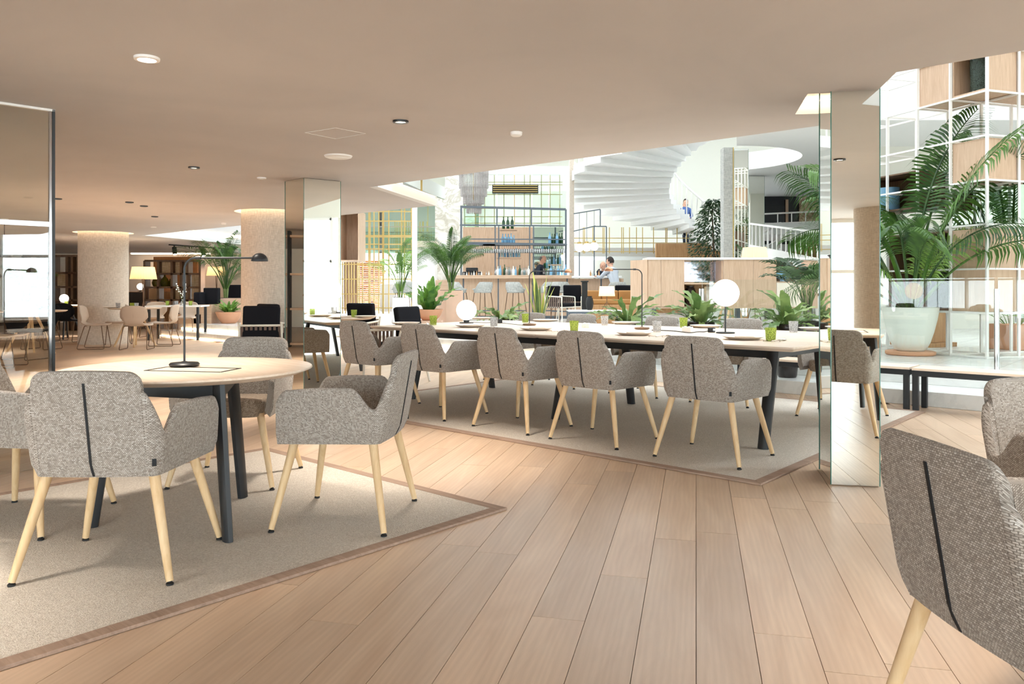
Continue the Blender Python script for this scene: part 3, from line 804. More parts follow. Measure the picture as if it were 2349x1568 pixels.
# ================================================================== lamps and tableware
def lean_lamp(label, p, ang, h=.525, arm=.33, lit=False, group='slim desk lamps'):
    t = thing('desk_lamp', label, 'lamp', p, ang, group)
    m = MB(); m.lathe([(0, .0), (.056, 0), (.068, .006), (.070, .012), (.064, .019), (.02, .022), (.010, .026), (0, .026)], n=40); m.obj('base', M['black'] if not lit else M['oakdark'], t, 50)
    r = .055; path = [(0, 0, .02), (0, 0, h-r)]+[(r-r*math.cos(PI/2*i/8), 0, h-r+r*math.sin(PI/2*i/8)) for i in range(1, 9)]+[(arm, 0, h)]
    m = MB(); m.tube(path, .0052, 10); m.obj('stem', M['black'], t, 60)
    m = MB(); m.tube([(r, 0, h), (r+.025, 0, h)], .0085, 10); m.obj('joint', M['black'], t, 60)
    prof = [(.040*math.sin(PI/2*i/10), -.012+.040*math.cos(PI/2*i/10)) for i in range(11)]; prof[0] = (0, .028)
    m = MB(); m.lathe(prof+[(.0375, -.012), (.02, .012), (0, .018)], (arm+.034, 0, h-.004), 28); s = m.obj('head', M['copper'] if lit else M['black'], t, 50)
    if lit:
        m = MB(); m.lathe([(0, -.006), (.03, -.006)], (arm+.034, 0, h-.004), 20); m.obj('bulb_disc', M['lampinner'], s)
        d = bpy.data.lights.new('lamp_beam', 'SPOT'); d.energy = 6; d.spot_size = 2.3; d.spot_blend = .7; d.color = (1, .83, .64); d.shadow_soft_size = .03
        o = bpy.data.objects.new('lamp_beam', d); COL.objects.link(o); o.parent = t; o.location = (arm+.034, 0, h-.02)
    return t
lean_lamp('black desk lamp with dome head on the near round table', on(423, 840, TOPZ), .0)
lean_lamp('dark desk lamp with lit copper dome on the long table, left one', on(1214.5, 746, TOPZ), 0.0, .55, .36, True)
lean_lamp('dark desk lamp with lit copper dome on the long table, right one', on(1472.6, 755, TOPZ), PI, .55, .27, True)
lean_lamp('black desk lamp on the right hand table, seen in the mirror', (1.75, 1.55, TOPZ), 2.4)
def globe_lamp(label, p, R, hz, stand, group='glowing globe lamps', e='globe', pw=9.0):
    t = thing('globe_lamp', label, 'lamp', p, A_U, group)
    m = MB(); m.lathe([(0, 0), (.075, 0), (.078, .004), (.075, .010), (.012, .012), (0, .012)], n=36); m.obj('base', M['blackmatte'], t, 40)
    if stand: m = MB(); m.tube([(0, 0, .01), (0, 0, hz-R+.01)], .0065, 10); m.obj('stem', M['black'], t, 60)
    else: m = MB(); m.lathe([(.03, .01), (.03, .03), (.045, .034)], n=24); m.obj('collar', M['black'], t, 40)
    m = MB(); m.ball((0, 0, hz), R, 40, 24); m.obj('globe', M[e], t, 80)
    return t
globe_lamp('large glowing globe lamp on a black stem on the long table', on(1664, 764, TOPZ), .113, .338, True)
globe_lamp('glowing globe lamp sitting low on the left part of the long table', on(1070, 741, TOPZ), .108, .142, False)
# plates, napkins, cutlery, tumblers
plate_me = MB(); plate_me.lathe([(0, .006), (.075, .006), (.10, .009), (.145, .022), (.149, .024), (.150, .022), (.12, .008), (.085, 0), (0, 0)], n=48); plate_me = plate_me.mesh('plate', 40); plate_me.materials.append(M['plate'])
nap = MB(); nap.box((.0, 0, .004), (.15, .10, .006)); nap.box((.01, .004, .010), (.13, .088, .005), .08); nap = nap.mesh('napkin'); nap.materials.append(M['napkin'])
def cut_mesh(kind):
    m = MB()
    if kind == 'knife':
        m.add([(-.11, -.007, 0), (.0, -.006, 0), (.0, .006, 0), (-.11, .007, 0), (-.11, -.007, .006), (0, -.006, .004), (0, .006, .004), (-.11, .007, .006)], [(0,1,2,3),(4,5,6,7),(0,1,5,4),(1,2,6,5),(2,3,7,6),(3,0,4,7)])
        m.add([(0, -.008, 0), (.10, -.009, 0), (.118, .004, 0), (0, .008, 0), (0, -.008, .002), (.10, -.009, .002), (.118, .004, .002), (0, .008, .002)], [(3,2,1,0),(4,5,6,7),(0,1,5,4),(1,2,6,5),(2,3,7,6),(3,0,4,7)])
    elif kind == 'fork':
        m.tube([(-.10, 0, .003), (0, 0, .008), (.04, 0, .004)], [.005, .003, .004], 6)
        for k in range(4): m.tube([(.04, (k-1.5)*.005, .005), (.095, (k-1.5)*.0055, .008)], .0016, 4)
        m.box((.042, 0, .005), (.018, .021, .002))
    else:
        m.tube([(-.09, 0, .003), (0, 0, .010), (.03, 0, .006)], [.005, .003, .004], 6); m.ball((.058, 0, .009), .03, 12, 8, (1, .68, .28))
    me = m.mesh(kind, 50); me.materials.append(M['cutlery']); return me
CUT = {k: cut_mesh(k) for k in ('knife', 'fork', 'spoon')}
def single(name, me, label, cat, loc, rz=0, group=None):
    o = link(name, me); o.location = loc; o.rotation_euler = (0, 0, rz); return tag(o, label, cat, group)
def tumbler_mesh(m):
    t = MB(); t.lathe([(0, .004), (.030, 0), (.033, .004), (.040, .094), (.0405, .096), (.037, .095), (.031, .012), (0, .010)], n=24); me = t.mesh('tumbler', 50); me.materials.append(M[m]); return me
TG, TC = tumbler_mesh('greentumbler'), tumbler_mesh('cleartumbler')
ordn = ['first', 'second', 'third', 'fourth', 'fifth', 'sixth']
places = [(1705, 778, 'near'), (1455, 768, 'near'), (1230, 757, 'near'), (1078, 750, 'near'), (930, 744, 'near'),
          (1619, 751, 'far'), (1436, 743, 'far'), (1252, 737, 'far'), (1104, 732, 'far'), (1872, 757, 'far')]
cn = {'near': 0, 'far': 0}
for (x, y, side) in places:
    p = on(x, y, TOPZ); i = cn[side]; cn[side] += 1; w = ('%s %s side setting from the right, long table' % (ordn[i], side)) if x < 1800 else 'setting by the right mirrored column, long table'
    single('dinner_plate', plate_me, 'stoneware plate, '+w, 'plate', p, 0, 'plates on the long table')
    single('napkin', nap, 'beige folded napkin, '+w, 'napkin', p+Vector((.02, 0, .0085)), A_U+.5+i*.2, 'napkins on the long table')
    if side == 'near':
        q = p+Vector((-UX*.235, -UY*.235, 0))
        for k, kind in enumerate(('knife', 'fork', 'spoon')):
            single(kind, CUT[kind], 'steel %s, ' % kind+w, kind, q+Vector((-UX*.03*k, -UY*.03*k, .0005)), A_V+.25*k-.3, 'cutlery on the long table')
green = [(1768, 782, 'at the right end'), (1568, 751, 'beside the white shakers'), (1317, 761, 'in front of the second near armchair'), (1205, 739, 'left of the lit desk lamp'), (994, 745, 'left of the low globe lamp')]
for x, y, w in green: single('green_tumbler', TG, 'lime green cut glass tumbler on the long table, '+w, 'glass', on(x, y, TOPZ), 0, 'tumblers on the long table')
clear = [(1820, 762, 'at the far right end'), (1507, 761, 'right of the right desk lamp'), (1387, 746, 'behind the second near plate'), (1133, 750, 'right of the low globe lamp')]
for x, y, w in clear: single('clear_tumbler', TC, 'clear cut glass tumbler on the long table, '+w, 'glass', on(x, y, TOPZ), 0, 'tumblers on the long table')
sk = MB(); sk.box((0, 0, .022), (.042, .042, .042)); sk.lathe([(.012, .043), (.010, .047), (0, .048)], n=12); sk = sk.mesh('shaker'); sk.materials.append(M['porcelain'])
for x, y, w in ((1572, 760, 'left one by the cable plug'), (1582, 760.5, 'right one by the cable plug'), (1341, 751, 'left one beside the green tumbler'), (1350, 751.5, 'right one beside the green tumbler')):
    single('shaker', sk, 'small white porcelain shaker on the long table, '+w, 'shaker', on(x, y, TOPZ), A_U, 'salt and pepper shakers')
pb = on(1632, 762, TOPZ)
t = thing('cable_plug', 'black power plug with grey face lying on the long table', 'plug', pb, .2)
m = MB(); m.box((0, 0, .02), (.055, .04, .04)); m.obj('body', M['blackmatte'], t, bevel=.005)
m = MB(); m.box((.012, -.0205, .02), (.022, .003, .024)); m.obj('face', M['steel'], t)
def cable(label, pts, r=.004):
    m = MB(); P = [Vector(q) for q in pts]; Q = []
    for i in range(len(P)-1):
        a, b, c, d = P[max(i-1, 0)], P[i], P[i+1], P[min(i+2, len(P)-1)]
        for k in range(8):
            s = k/8; Q.append(.5*((2*b)+(c-a)*s+(2*a-5*b+4*c-d)*s*s+(3*b-a-3*c+d)*s**3))
    Q.append(P[-1]); m.tube(Q, r, 6); o = m.obj('power_cable', M['blackmatte'], smooth=60); return tag(o, label, 'cable')
zc = Vector((0, 0, .005))
cable('black cable of the globe lamp curling on the long table', [pb+Vector((-.03, 0, .012)), on(1615, 762, TOPZ)+zc, on(1600, 762, TOPZ)+zc, on(1580, 764, TOPZ)+zc, on(1545, 760, TOPZ)+zc, on(1495, 758, TOPZ)+zc])
p2 = on(1146, 741, TOPZ)
t = thing('cable_plug', 'black power plug beside the low globe lamp', 'plug', p2, .6); m = MB(); m.box((0, 0, .022), (.05, .04, .044)); m.obj('body', M['blackmatte'], t, bevel=.005)
cable('thin cable running from the low globe lamp to a plug', [on(1082, 740, TOPZ)+zc, on(1110, 741, TOPZ)+zc, p2+zc, on(1175, 744, TOPZ)+zc, on(1200, 746.5, TOPZ)+zc], .003)
# the far round table settings
for x, y, me, nme, lb, cat in ((840, 728, plate_me, 'dinner_plate', 'plate on the round table right of the central mirrored column', 'plate'), (812, 727, TG, 'green_tumbler', 'lime green tumbler on the round table right of the central mirrored column', 'glass'), (793, 729, nap, 'napkin', 'folded napkin on the round table right of the central mirrored column', 'napkin')):
    single(nme, me, lb, cat, on(x, y, TOPZ), .4)
# ================================================================== plants
def frond_mesh(name, L, arch, n, ll, droop, seed, m, stemfrac=.32, wid=.018, spread=1.0, twist=0.0):
    """pinnate palm leaf, rising along +Z and bending over towards +X"""
    rd = random.Random(seed); mb = MB(); K = 22; P = []; p = Vector((0, 0, 0)); a = rd.uniform(.02, .08)
    for i in range(K+1):
        P.append(p.copy()); t = i/K; a += arch/K*(.35+1.5*t); p = p+Vector((math.sin(a), 0, math.cos(a)))*(L/K)
    mb.tube(P, [.010*(1-.85*i/K)*max(.6, L) for i in range(K+1)], 5)
    for i in range(n):
        t = stemfrac+(1-stemfrac)*(i+.5)/n; x = t*K; k = min(K-1, int(x)); q = P[k].lerp(P[k+1], x-k)
        d = (P[k+1]-P[k]).normalized(); up = Vector((0, 1, 0)).cross(d)*-1
        s_ = math.sin(PI*min(1, max(0.0, (t-stemfrac)/(1-stemfrac)*.86+.12)))
        l = ll*(.45+.62*s_)*rd.uniform(.9, 1.08)
        for sy in (-1, 1):
            fw = .35+.85*(t-stemfrac)/(1-stemfrac); side = Vector((0, sy*math.cos(twist), 0))+up*(sy*math.sin(twist))
            dr = (side*spread+d*fw+up*.28+Vector((rd.uniform(-.08, .08), 0, rd.uniform(-.06, .06)))).normalized()
            w = dr.cross(up if abs(dr.dot(up)) < .9 else d).normalized()*(wid/2*rd.uniform(.85, 1.15))
            c0 = q; c1 = q+dr*l*.33+Vector((0, 0, -droop*l*.05)); c2 = q+dr*l*.68+Vector((0, 0, -droop*l*.22)); c3 = q+dr*l*.96+Vector((0, 0, -droop*l*.55))
            mb.add([c0-w*.3, c0+w*.3, c1-w, c1+w, c2-w*.8, c2+w*.8, c3], [(0, 1, 3, 2), (2, 3, 5, 4), (4, 5, 6)])
    me = mb.mesh(name); me.materials.append(M[m]); return me
def strap_mesh(name, L, Wd, arch, seed, m, wavy=.0, fork=False, a0=.15, cup=.12, seg=9, tipw=.0):
    rd = random.Random(seed); mb = MB(); p = Vector((0, 0, 0)); a = a0; P = []; A = []
    for i in range(seg+1):
        P.append(p.copy()); A.append(a); t = i/seg; a += arch/seg*(.4+1.2*t); p = p+Vector((math.sin(a), 0, math.cos(a)))*(L/seg)
    vs, fs = [], []
    for i in range(seg+1):
        t = i/seg; w = Wd/2*max(tipw, math.sin(PI*min(1, .10+.90*t))**.7 if t < .99 else tipw+.02)
        if fork: w = Wd/2*(.35+.9*t) if t < .8 else Wd/2*(1.1)
        nrm = Vector((-math.cos(A[i]), 0, math.sin(A[i])))
        for j, s in enumerate((-1, 0, 1)):
            off = Vector((0, s*w, 0))+nrm*(cup*w*abs(s)+(wavy*w*math.sin(i*2.3+s*1.7) if s else 0)); vs.append(P[i]+off)
    for i in range(seg):
        for j in range(2): fs.append((i*3+j, i*3+j+1, i*3+4+j, i*3+3+j))
    if fork:
        e = seg*3; d = (P[-1]-P[-2]).normalized()
        for s, c in ((-1, e), (1, e+2)):
            q = vs[c]+d*L*.22+Vector((0, s*Wd*.25, -.02)); k = len(vs); vs.append(q); fs.append((e+1, c, k))
    mb.add(vs, fs); me = mb.mesh(name, 60); me.materials.append(M[m]); return me
def leaves(parent, name, metas, count, seed, r=.02, tilt=(0, .5), z=0.0, sc=(.8, 1.1), arcs=None):
    rd = random.Random(seed)
    for i in range(count):
        o = link(name, metas[i % len(metas)], parent); a = 2*PI*i*.381966+rd.uniform(-.25, .25)
        if arcs: a = rd.uniform(*arcs)
        o.rotation_euler = (0, rd.uniform(*tilt), a); o.location = (r*math.cos(a), r*math.sin(a), z); k = rd.uniform(*sc); o.scale = (k, k, k)

K1 = [frond_mesh('kentia_frond', 2.8, (.75, 1.15, 1.6)[i], 36, .56, 1.1, 11+i, 'palm', .45, .034, 1.0, (.75, -.8, .6)[i]) for i in range(3)]
K2 = [frond_mesh('kentia_frond', 1.35, 1.35, 26, .46, .7, 21+i, 'palmlight', .35, .030, 1.0, (.8, -.7)[i]) for i in range(2)]
AR = [frond_mesh('areca_frond', 1.55, 1.15, 46, .27, .9, 31+i, 'palm', .38, .016, 1.0, (.7, -.7, .2)[i]) for i in range(3)]
AR2 = [frond_mesh('areca_frond', 1.15, 1.1, 36, .24, .8, 36+i, 'fern', .38, .014, 1.0, (.7, -.6)[i]) for i in range(2)]
def stems(parent, n, h, r, z, seed, m='stem'):
    rd = random.Random(seed)
    for i in range(n):
        a = 2*PI*i/n+rd.random(); x, y = r*math.cos(a), r*math.sin(a); s = MB()
        s.tube([(x*.5, y*.5, z), (x*.8, y*.8, z+h*.5), (x*1.5, y*1.5, z+h)], [.016, .013, .009], 7); s.obj('cane', M[m], parent, 60)

# big palm in the white pot
pt = on(2088, 813, PLAT)
t = thing('potted_palm', 'tall kentia palm in a large white tapered pot behind the benches', 'plant', pt)
m = MB(); m.lathe([(0, 0), (.27, 0), (.285, .012), (.285, .045), (.27, .05), (0, .05)], n=40); m.obj('saucer', M['terracotta'], t, 40)
m = MB(); m.lathe([(0, .05), (.15, .05), (.185, .075), (.225, .16), (.265, .29), (.300, .44), (.325, .585), (.322, .592), (.305, .590), (.285, .46), (0, .44)], n=48); m.obj('pot', M['whitepot'], t, 50)
m = MB(); m.lathe([(0, .53), (.29, .52)], n=24); m.obj('soil', M['soil'], t)
rd = random.Random(5)
fr = [(0.1, -.05, 1.0, 0), (.5, .12, .98, 0), (-.4, .10, .97, 1), (1.3, .2, .92, 2), (-1.2, .22, .9, 0), (2.6, .08, .85, 1), (3.3, .05, .78, 2), (3.05, .30, .85, 0), (-2.6, .3, .95, 1), (2.1, .35, .85, 2), (.9, .5, .8, 1), (-.8, .5, .78, 2), (3.6, .55, .72, 0), (-1.9, .55, .7, 1), (.2, .65, .66, 2), (1.7, .6, .7, 0), (2.9, .75, .62, 2), (3.4, .1, .7, 2), (2.7, .2, .62, 2), (-.1, .2, .7, 2), (.4, .3, .6, 2), (-2.2, .2, .66, 2), (4.4, .3, .62, 1), (5.3, .25, .7, 2), (3.0, .5, .5, 1)]
for a, ti, k, w in fr:
    o = link('frond', K1[w], t); o.rotation_euler = (0, ti, a); o.location = (.05*math.cos(a), .05*math.sin(a), .5); o.scale = (k,)*3
for a, ti, k, w in ((-.5, .05, 1.0, 0), (-.2, .15, .9, 1), (.4, .2, .95, 0), (3.4, .2, .8, 1)):
    o = link('young_frond', K2[w], t); o.rotation_euler = (0, ti, a); o.location = (.04*math.cos(a), .04*math.sin(a), .5); o.scale = (k,)*3

# palms in the middle distance
def palm_in_block(name, label, p, block, bm, nf, seed, metas, sc, ncane, cane_h, ba=0.0):
    t = thing(name, label, 'plant', p, ba)
    m = MB(); m.box((0, 0, block[2]/2), block); m.obj('planter', M[bm], t, bevel=.008)
    m = MB(); m.box((0, 0, block[2]+.001), (block[0]*.86, block[1]*.86, .012)); m.obj('soil', M['soil'], t)
    stems(t, ncane, cane_h, .07, block[2], seed); leaves(t, 'frond', metas, nf, seed, .05, (-.1, .4), block[2]+cane_h*.45, sc)
    return t
palm_in_block('potted_palm', 'areca palm in a pinkish block planter left of the bar stools', at(1034, 660, 15.0)*1+Vector((0, 0, PLAT-at(1034, 660, 15.0).z)), (.36, .36, .78), 'pinkstone', 24, 41, AR, (.5, .8), 7, .35, .5)
t = palm_in_block('potted_palm', 'slender palm in the gold screen gap left of the thin white post', Vector((at(918, 0, 17).x, 17, PLAT)), (.3, .3, .62), 'white', 12, 43, AR2+AR[:1], (.7, .95), 5, .3)
t = palm_in_block('potted_palm', 'palm growing from a pale plaster planter beside the left linen clad column', Vector((at(518, 0, 19.05).x, 19.05, PLAT)), (.9, .6, .58), 'pinkstone', 20, 45, K1[:2]+AR[:1], (.42, .62), 7, .5, .2)
def bowl(parent, R, h, m='terracotta'):
    b = MB(); b.lathe([(0, 0), (R*.48, 0), (R*.55, .012), (R*.82, h*.45), (R*.97, h*.88), (R, h), (R*.96, h), (R*.9, h*.84), (0, h*.8)], n=40); b.obj('bowl', M[m], parent, 50)
    s = MB(); s.lathe([(0, h*.86), (R*.9, h*.86)], n=24); s.obj('soil', M['soil'], parent)
BN = [strap_mesh('fern_blade', .62, .13, .75, 51+i, 'fern', .55, False, .05, .15, 10, .12) for i in range(3)]
pb = Vector((at(985, 0, 14.2).x, 14.2, PLAT))
st = MB(); st.box((0, 0, .12), (.46, .46, .24)); st = st.obj('plinth', M['pinkstone'], bevel=.005); st.location = pb; tag(st, 'low plaster plinth under the bowl of bird nest fern', 'plinth')
t = thing('potted_fern', "bird's nest fern in a terracotta bowl beside the thin white post", 'plant', pb+Vector((0, 0, .241)))
bowl(t, .25, .20); leaves(t, 'leaf', BN, 22, 52, .06, (-.05, .75), .17, (.75, 1.15))
FN = [strap_mesh('fern_blade', .42, .07, 1.1, 61+i, 'fern', .4, False, .1, .1, 8, .1) for i in range(2)]
t = thing('potted_fern', 'bright green fern in a terracotta bowl at the top of the lit steps', 'plant', Vector((at(525, 0, 18.3).x, 18.3, PLAT)))
bowl(t, .30, .27); leaves(t, 'leaf', FN, 34, 62, .08, (.0, .8), .23, (.7, 1.1))
SH = [strap_mesh('staghorn_blade', .36+.04*i, .085, 1.3-.2*i, 71+i, 'staghorn', .5, i != 1, .15, .2, 8, .15) for i in range(3)]
def stag(label, x, y, v, seed, n=24, extra=0, lean=None, R=.17):
    a = (x-CXP)/FPX; u = v*(VX-VY*a)/(-UX+UY*a); p = uv(u, v, .14 if v < 8.72 else PLAT); rim = EYE-(y-HYP)/FPX*p.y
    t = thing('potted_staghorn_fern', label, 'plant', p, 0, 'staghorn ferns in dark glossy planters behind the long table'); h = rim-p.z
    b = MB(); b.lathe([(0, 0), (R*.55, 0), (R*.6, .02), (R*.85, h*.7), (R, h*.9), (R, h-.01), (R*.97, h), (R*.9, h-.005), (0, h-.04)], n=36); b.obj('planter', M['darkpot'], t, 50)
    s = MB(); s.lathe([(0, h-.02), (R*.92, h-.02)], n=20); s.obj('soil', M['soil'], t)
    leaves(t, 'leaf', SH, n, seed, .05, (.1, 1.1), h-.03, (.75, 1.15))
    for k in range(extra):
        o = link('leaf', SH[1], t); o.location = (0, 0, h-.02); o.rotation_euler = (0, .1, 2+k*1.1); o.scale = (1.35,)*3
    return t
stag('staghorn fern in a dark pot just right of the low globe lamp', 1150, 731, 8.42, 81)
stag('staghorn fern in a dark pot behind the right desk lamp', 1440, 735, 8.42, 82, 28)
stag('staghorn fern in a dark pot left of the large globe lamp', 1606, 737, 8.42, 83, 26, 3)
stag('staghorn fern in a dark pot beside the right mirrored column', 1806, 742, 8.42, 84, 26, 3)
SN = [strap_mesh('snake_blade', .55+.07*i, .055, .12, 91+i, 'snake', .1, False, .02, .25, 7, .05) for i in range(3)]
SE = [strap_mesh('snake_margin', .55+.07*i, .066, .12, 91+i, 'snakeedge', .1, False, .02, .25, 7, .07) for i in range(3)]
def snake(label, p, seed, k=1.0, ph=.30):
    t = thing('snake_plant', label, 'plant', p)
    b = MB(); b.lathe([(0, 0), (.10, 0), (.13, .02), (.15, ph), (.135, ph), (.13, ph-.03), (0, ph-.03)], n=28); b.obj('pot', M['steelgrey'], t, 50)
    rd = random.Random(seed)
    for i in range(10):
        a = 2*PI*i*.38+rd.uniform(-.3, .3); o = link('leaf', SN[i % 3], t); o.location = (.05*math.cos(a), .05*math.sin(a), ph-.04); q = k*rd.uniform(.65, 1.15)
        o.rotation_euler = (0, rd.uniform(0, .28), a); o.scale = (q,)*3
        e = link('leaf_margin', SE[i % 3], o); e.location = (-.0015, 0, -.002)
    return t
ps = uv(0, 0); a = (1237-CXP)/FPX; vv = 9.2; uu = vv*(VX-VY*a)/(-UX+UY*a); ps = uv(uu, vv, PLAT)
snake('variegated snake plant in a grey pot behind the left desk lamp', ps, 95, 1.12, .36)
# ficus beside the white column
t = thing('ficus_tree', 'dark green ficus tree beside the tall linen pillar', 'tree', Vector((at(1636, 0, 17.4).x, 17.4, PLAT)))
b = MB(); b.lathe([(0, 0), (.24, 0), (.30, .5), (.28, .5), (.26, .46), (0, .46)], n=28); b.obj('pot', M['whitepot'], t, 50)
b = MB(); b.tube([(0, 0, .4), (.03, 0, 1.2), (-.02, .02, 2.6)], [.035, .03, .012], 8); b.obj('trunk', M['bark'], t, 60)
rd = random.Random(9); fo = MB()
for i in range(2600):
    h = rd.random(); z = .75+h*2.05; R = (.46*math.sin(PI*min(1, .12+h*.86))**.8+.05)*rd.random()**.45; a = rd.uniform(0, 2*PI)
    c = Vector((R*math.cos(a), R*math.sin(a), z)); d = Vector((math.cos(a), math.sin(a), rd.uniform(-1.1, .1))).normalized(); s = d.cross(Vector((rd.uniform(-1, 1), rd.uniform(-1, 1), 1))).normalized()
    l = rd.uniform(.08, .13); fo.add([c, c+d*l*.5+s*.02, c+d*l, c+d*l*.5-s*.02], [(0, 1, 2, 3)])
o = fo.obj('foliage', M['ficus'], t); o['kind'] = 'stuff'
# dark palm by the wood cabinet and its neighbour
t = palm_in_block('potted_palm', 'dark leaved lady palm at the right end of the wooden cabinet', Vector((at(1852, 0, 11.2).x, 11.2, PLAT)), (.3, .3, .35), 'darkpot', 13, 47, [frond_mesh('lady_palm_frond', .85, 1.1, 9, .30, .6, 48, 'ficus', .55, .045), frond_mesh('lady_palm_frond', .7, 1.2, 8, .28, .6, 49, 'ficus', .55, .045)], (.8, 1.1), 5, .45)
t = thing('tall_palm', 'tall palm whose drooping frond hangs left of the right mirrored column', 'plant', Vector((at(1950, 0, 10.4).x, 10.4, PLAT)))
b = MB(); b.lathe([(0, 0), (.2, 0), (.24, .4), (.22, .4), (0, .36)], n=24); b.obj('pot', M['whitepot'], t, 50)
b = MB(); b.tube([(0, 0, .3), (0, 0, 1.6)], [.03, .02], 8); b.obj('cane', M['stem'], t, 60)
for a, ti, k, z in ((3.25, .25, .30, 1.62), (-.2, .1, .3, 1.5), (.3, .3, .3, 1.5)):
    o = link('frond', K1[2], t); o.location = (0, 0, z); o.rotation_euler = (0, ti, a); o.scale = (k,)*3

# ================================================================== benches by the steps
def bench(label, u0, u1, v0, v1, z=.395):
    c = uv((u0+u1)/2, (v0+v1)/2); t = thing('bench', label, 'bench', c, A_U, 'oak topped benches'); L, Wd = u1-u0, v1-v0
    m = MB(); m.box((0, 0, z-.011), (L, Wd, .022)); m.obj('seat', M['oaktop'], t, bevel=.002)
    for sy in (-1, 1):
        m = MB(); m.box((0, sy*(Wd/2-.02), z-.048), (L, .036, .05)); m.obj('rail', M['black'], t, bevel=.002)
    for sx in (-1, 1):
        m = MB(); m.box((sx*(L/2-.02), 0, z-.048), (.036, Wd-.07, .05)); m.obj('end_rail', M['black'], t, bevel=.002)
        for sy in (-1, 1):
            m = MB(); m.box((sx*(L/2-.03), sy*(Wd/2-.022), (z-.07)/2+.001), (.05, .042, z-.072)); m.obj('leg', M['black'], t, bevel=.004)
    return t
bench('oak bench on black legs between the white pot and the right mirrored column', 2.03, 3.85, 7.74, 8.08)
bench('oak bench on black legs reaching the right edge of the photo', .05, 2.0, 7.70, 8.04)

# ================================================================== glass balustrade on the edge of the raised floor
gv = 8.92
t = thing('glass_balustrade', 'clear glass balustrade with steel posts along the raised floor', 'balustrade', uv(0, gv, PLAT), A_U)
us = [4.75, 3.15, 1.55, -.05, -1.65]
for i in range(4):
    m = MB(); m.box(((us[i]+us[i+1])/2, 0, .49), (us[i]-us[i+1]-.03, .012, .88)); m.obj('pane', M['glass'], t)
for u in us[:4]:
    m = MB(); m.tube([(u, -.035, 0), (u, -.035, .82)], .024, 16); m.obj('post', M['steel'], t, 60)
    m = MB(); m.tube([(u, .035, 0), (u, .035, .82)], .012, 12); m.obj('post_rod', M['steel'], t, 60)

# ================================================================== white grid shelving at the right
W1 = Vector((-.319, .948, 0)); W2 = Vector((.948, .319, 0)); G0 = Vector((5.54, 9.10, 0)); PM = .5
def gpt(i, j, z): return G0+W1*(i*PM)+W2*(j*PM)+Vector((0, 0, z))   # i to the back left, j to the right
LV = [PLAT+.52*k for k in range(9)]
t = thing('grid_shelving', 'tall white metal grid shelving with oak boxes behind the palm', 'shelving', G0*1)
def rel(p): return p-G0
NI_, NJ = 5, 4
for i in range(NI_+1):
    for j in range(NJ+1):
        if i > 1 and j > 1: continue
        m = MB(); m.bar(rel(gpt(i, j, PLAT)), rel(gpt(i, j, LV[8])), .028); m.obj('upright', M['whitemetal'], t)
for k in range(0, 9):
    z = LV[k]+.014
    for j in (0, 1):
        m = MB(); m.bar(rel(gpt(0, j, z)), rel(gpt(NI_, j, z)), .022); m.obj('rail', M['whitemetal'], t)
    for i in (0, 1):
        m = MB(); m.bar(rel(gpt(i, 0, z)), rel(gpt(i, NJ, z)), .022); m.obj('rail', M['whitemetal'], t)
    for i in range(2, NI_+1):
        m = MB(); m.bar(rel(gpt(i, 0, z)), rel(gpt(i, 1, z)), .022); m.obj('rail', M['whitemetal'], t)
A1 = math.atan2(W1.y, W1.x)
def gridbox(i0, i1, j0, j1, z0, z1, m, open_=None, name='box'):
    """oak box set into the grid; open_ names the side left open"""
    c = rel((gpt(i0, j0, 0)+gpt(i1, j1, 0))/2); L, Wd = (i1-i0)*PM-.03, (j1-j0)*PM-.03; th = .02
    mb = MB(); R = Matrix.Translation((c.x, c.y, 0)) @ Matrix.Rotation(A1, 4, 'Z')
    mb.box((0, 0, z0+th/2), (L, Wd, th)); mb.box((0, 0, z1-th/2), (L, Wd, th))
    mb.box((L/2-th/2, 0, (z0+z1)/2), (th, Wd, z1-z0-2*th)); mb.box((-L/2+th/2, 0, (z0+z1)/2), (th, Wd, z1-z0-2*th))
    mb.box((0, -Wd/2+th/2, (z0+z1)/2), (L-2*th, th, z1-z0-2*th))
    if open_ is None: mb.box((0, Wd/2-th/2, (z0+z1)/2), (L-2*th, th, z1-z0-2*th))
    mb.xf(R); return mb.obj(name, M[m], t, bevel=.002)
# W1 x W2: +Wd side of the rotated box looks to -W2, that is towards the viewer's left front
gridbox(1, 2, 0, 1, LV[6]+.03, LV[7]+.02, 'oakbox'); gridbox(0, 1, 0, 1, LV[6]+.03, LV[7]+.02, 'oakbox', 'front')
gridbox(0, 1, 1, 4, LV[6]+.03, LV[7]+.3, 'oakbox')
gridbox(0, 1, 0, 1, LV[4]+.03, LV[5]-.01, 'oakbox'); gridbox(0, 1, 1, 2, LV[4]+.03, LV[5]-.01, 'oakbox')
gridbox(0, 1, 0, 1, LV[1]+.03, LV[3]-.03, 'oakbox'); gridbox(0, 1, 1, 2, LV[1]+.03, LV[3]-.03, 'oakbox')
gridbox(1, 3, 0, 1, LV[1]+.03, LV[3]-.03, 'oakdark', 'front'); gridbox(2, 4, 0, 1, LV[3]+.30, LV[5]-.25, 'oakdark', 'front')
for (i, j, k) in ((0, 1, 3), (1, 1, 3)):
    m = MB(); a_, b_ = rel(gpt(i, .98, 0)), rel(gpt(i+1, .98, 0)); m.bar(a_+Vector((0, 0, LV[k]+.27)), b_+Vector((0, 0, LV[k]+.27)), .008, .47); m.obj('mirror_back', M['mirrorgreen'], t)
m = MB(); a_, b_ = rel(gpt(.06, 1.0, 0)), rel(gpt(.06, 2, 0)); m.bar(a_+Vector((0, 0, LV[3]+.27)), b_+Vector((0, 0, LV[3]+.27)), .008, .47); m.obj('mirror_back', M['mirrorgreen'], t)
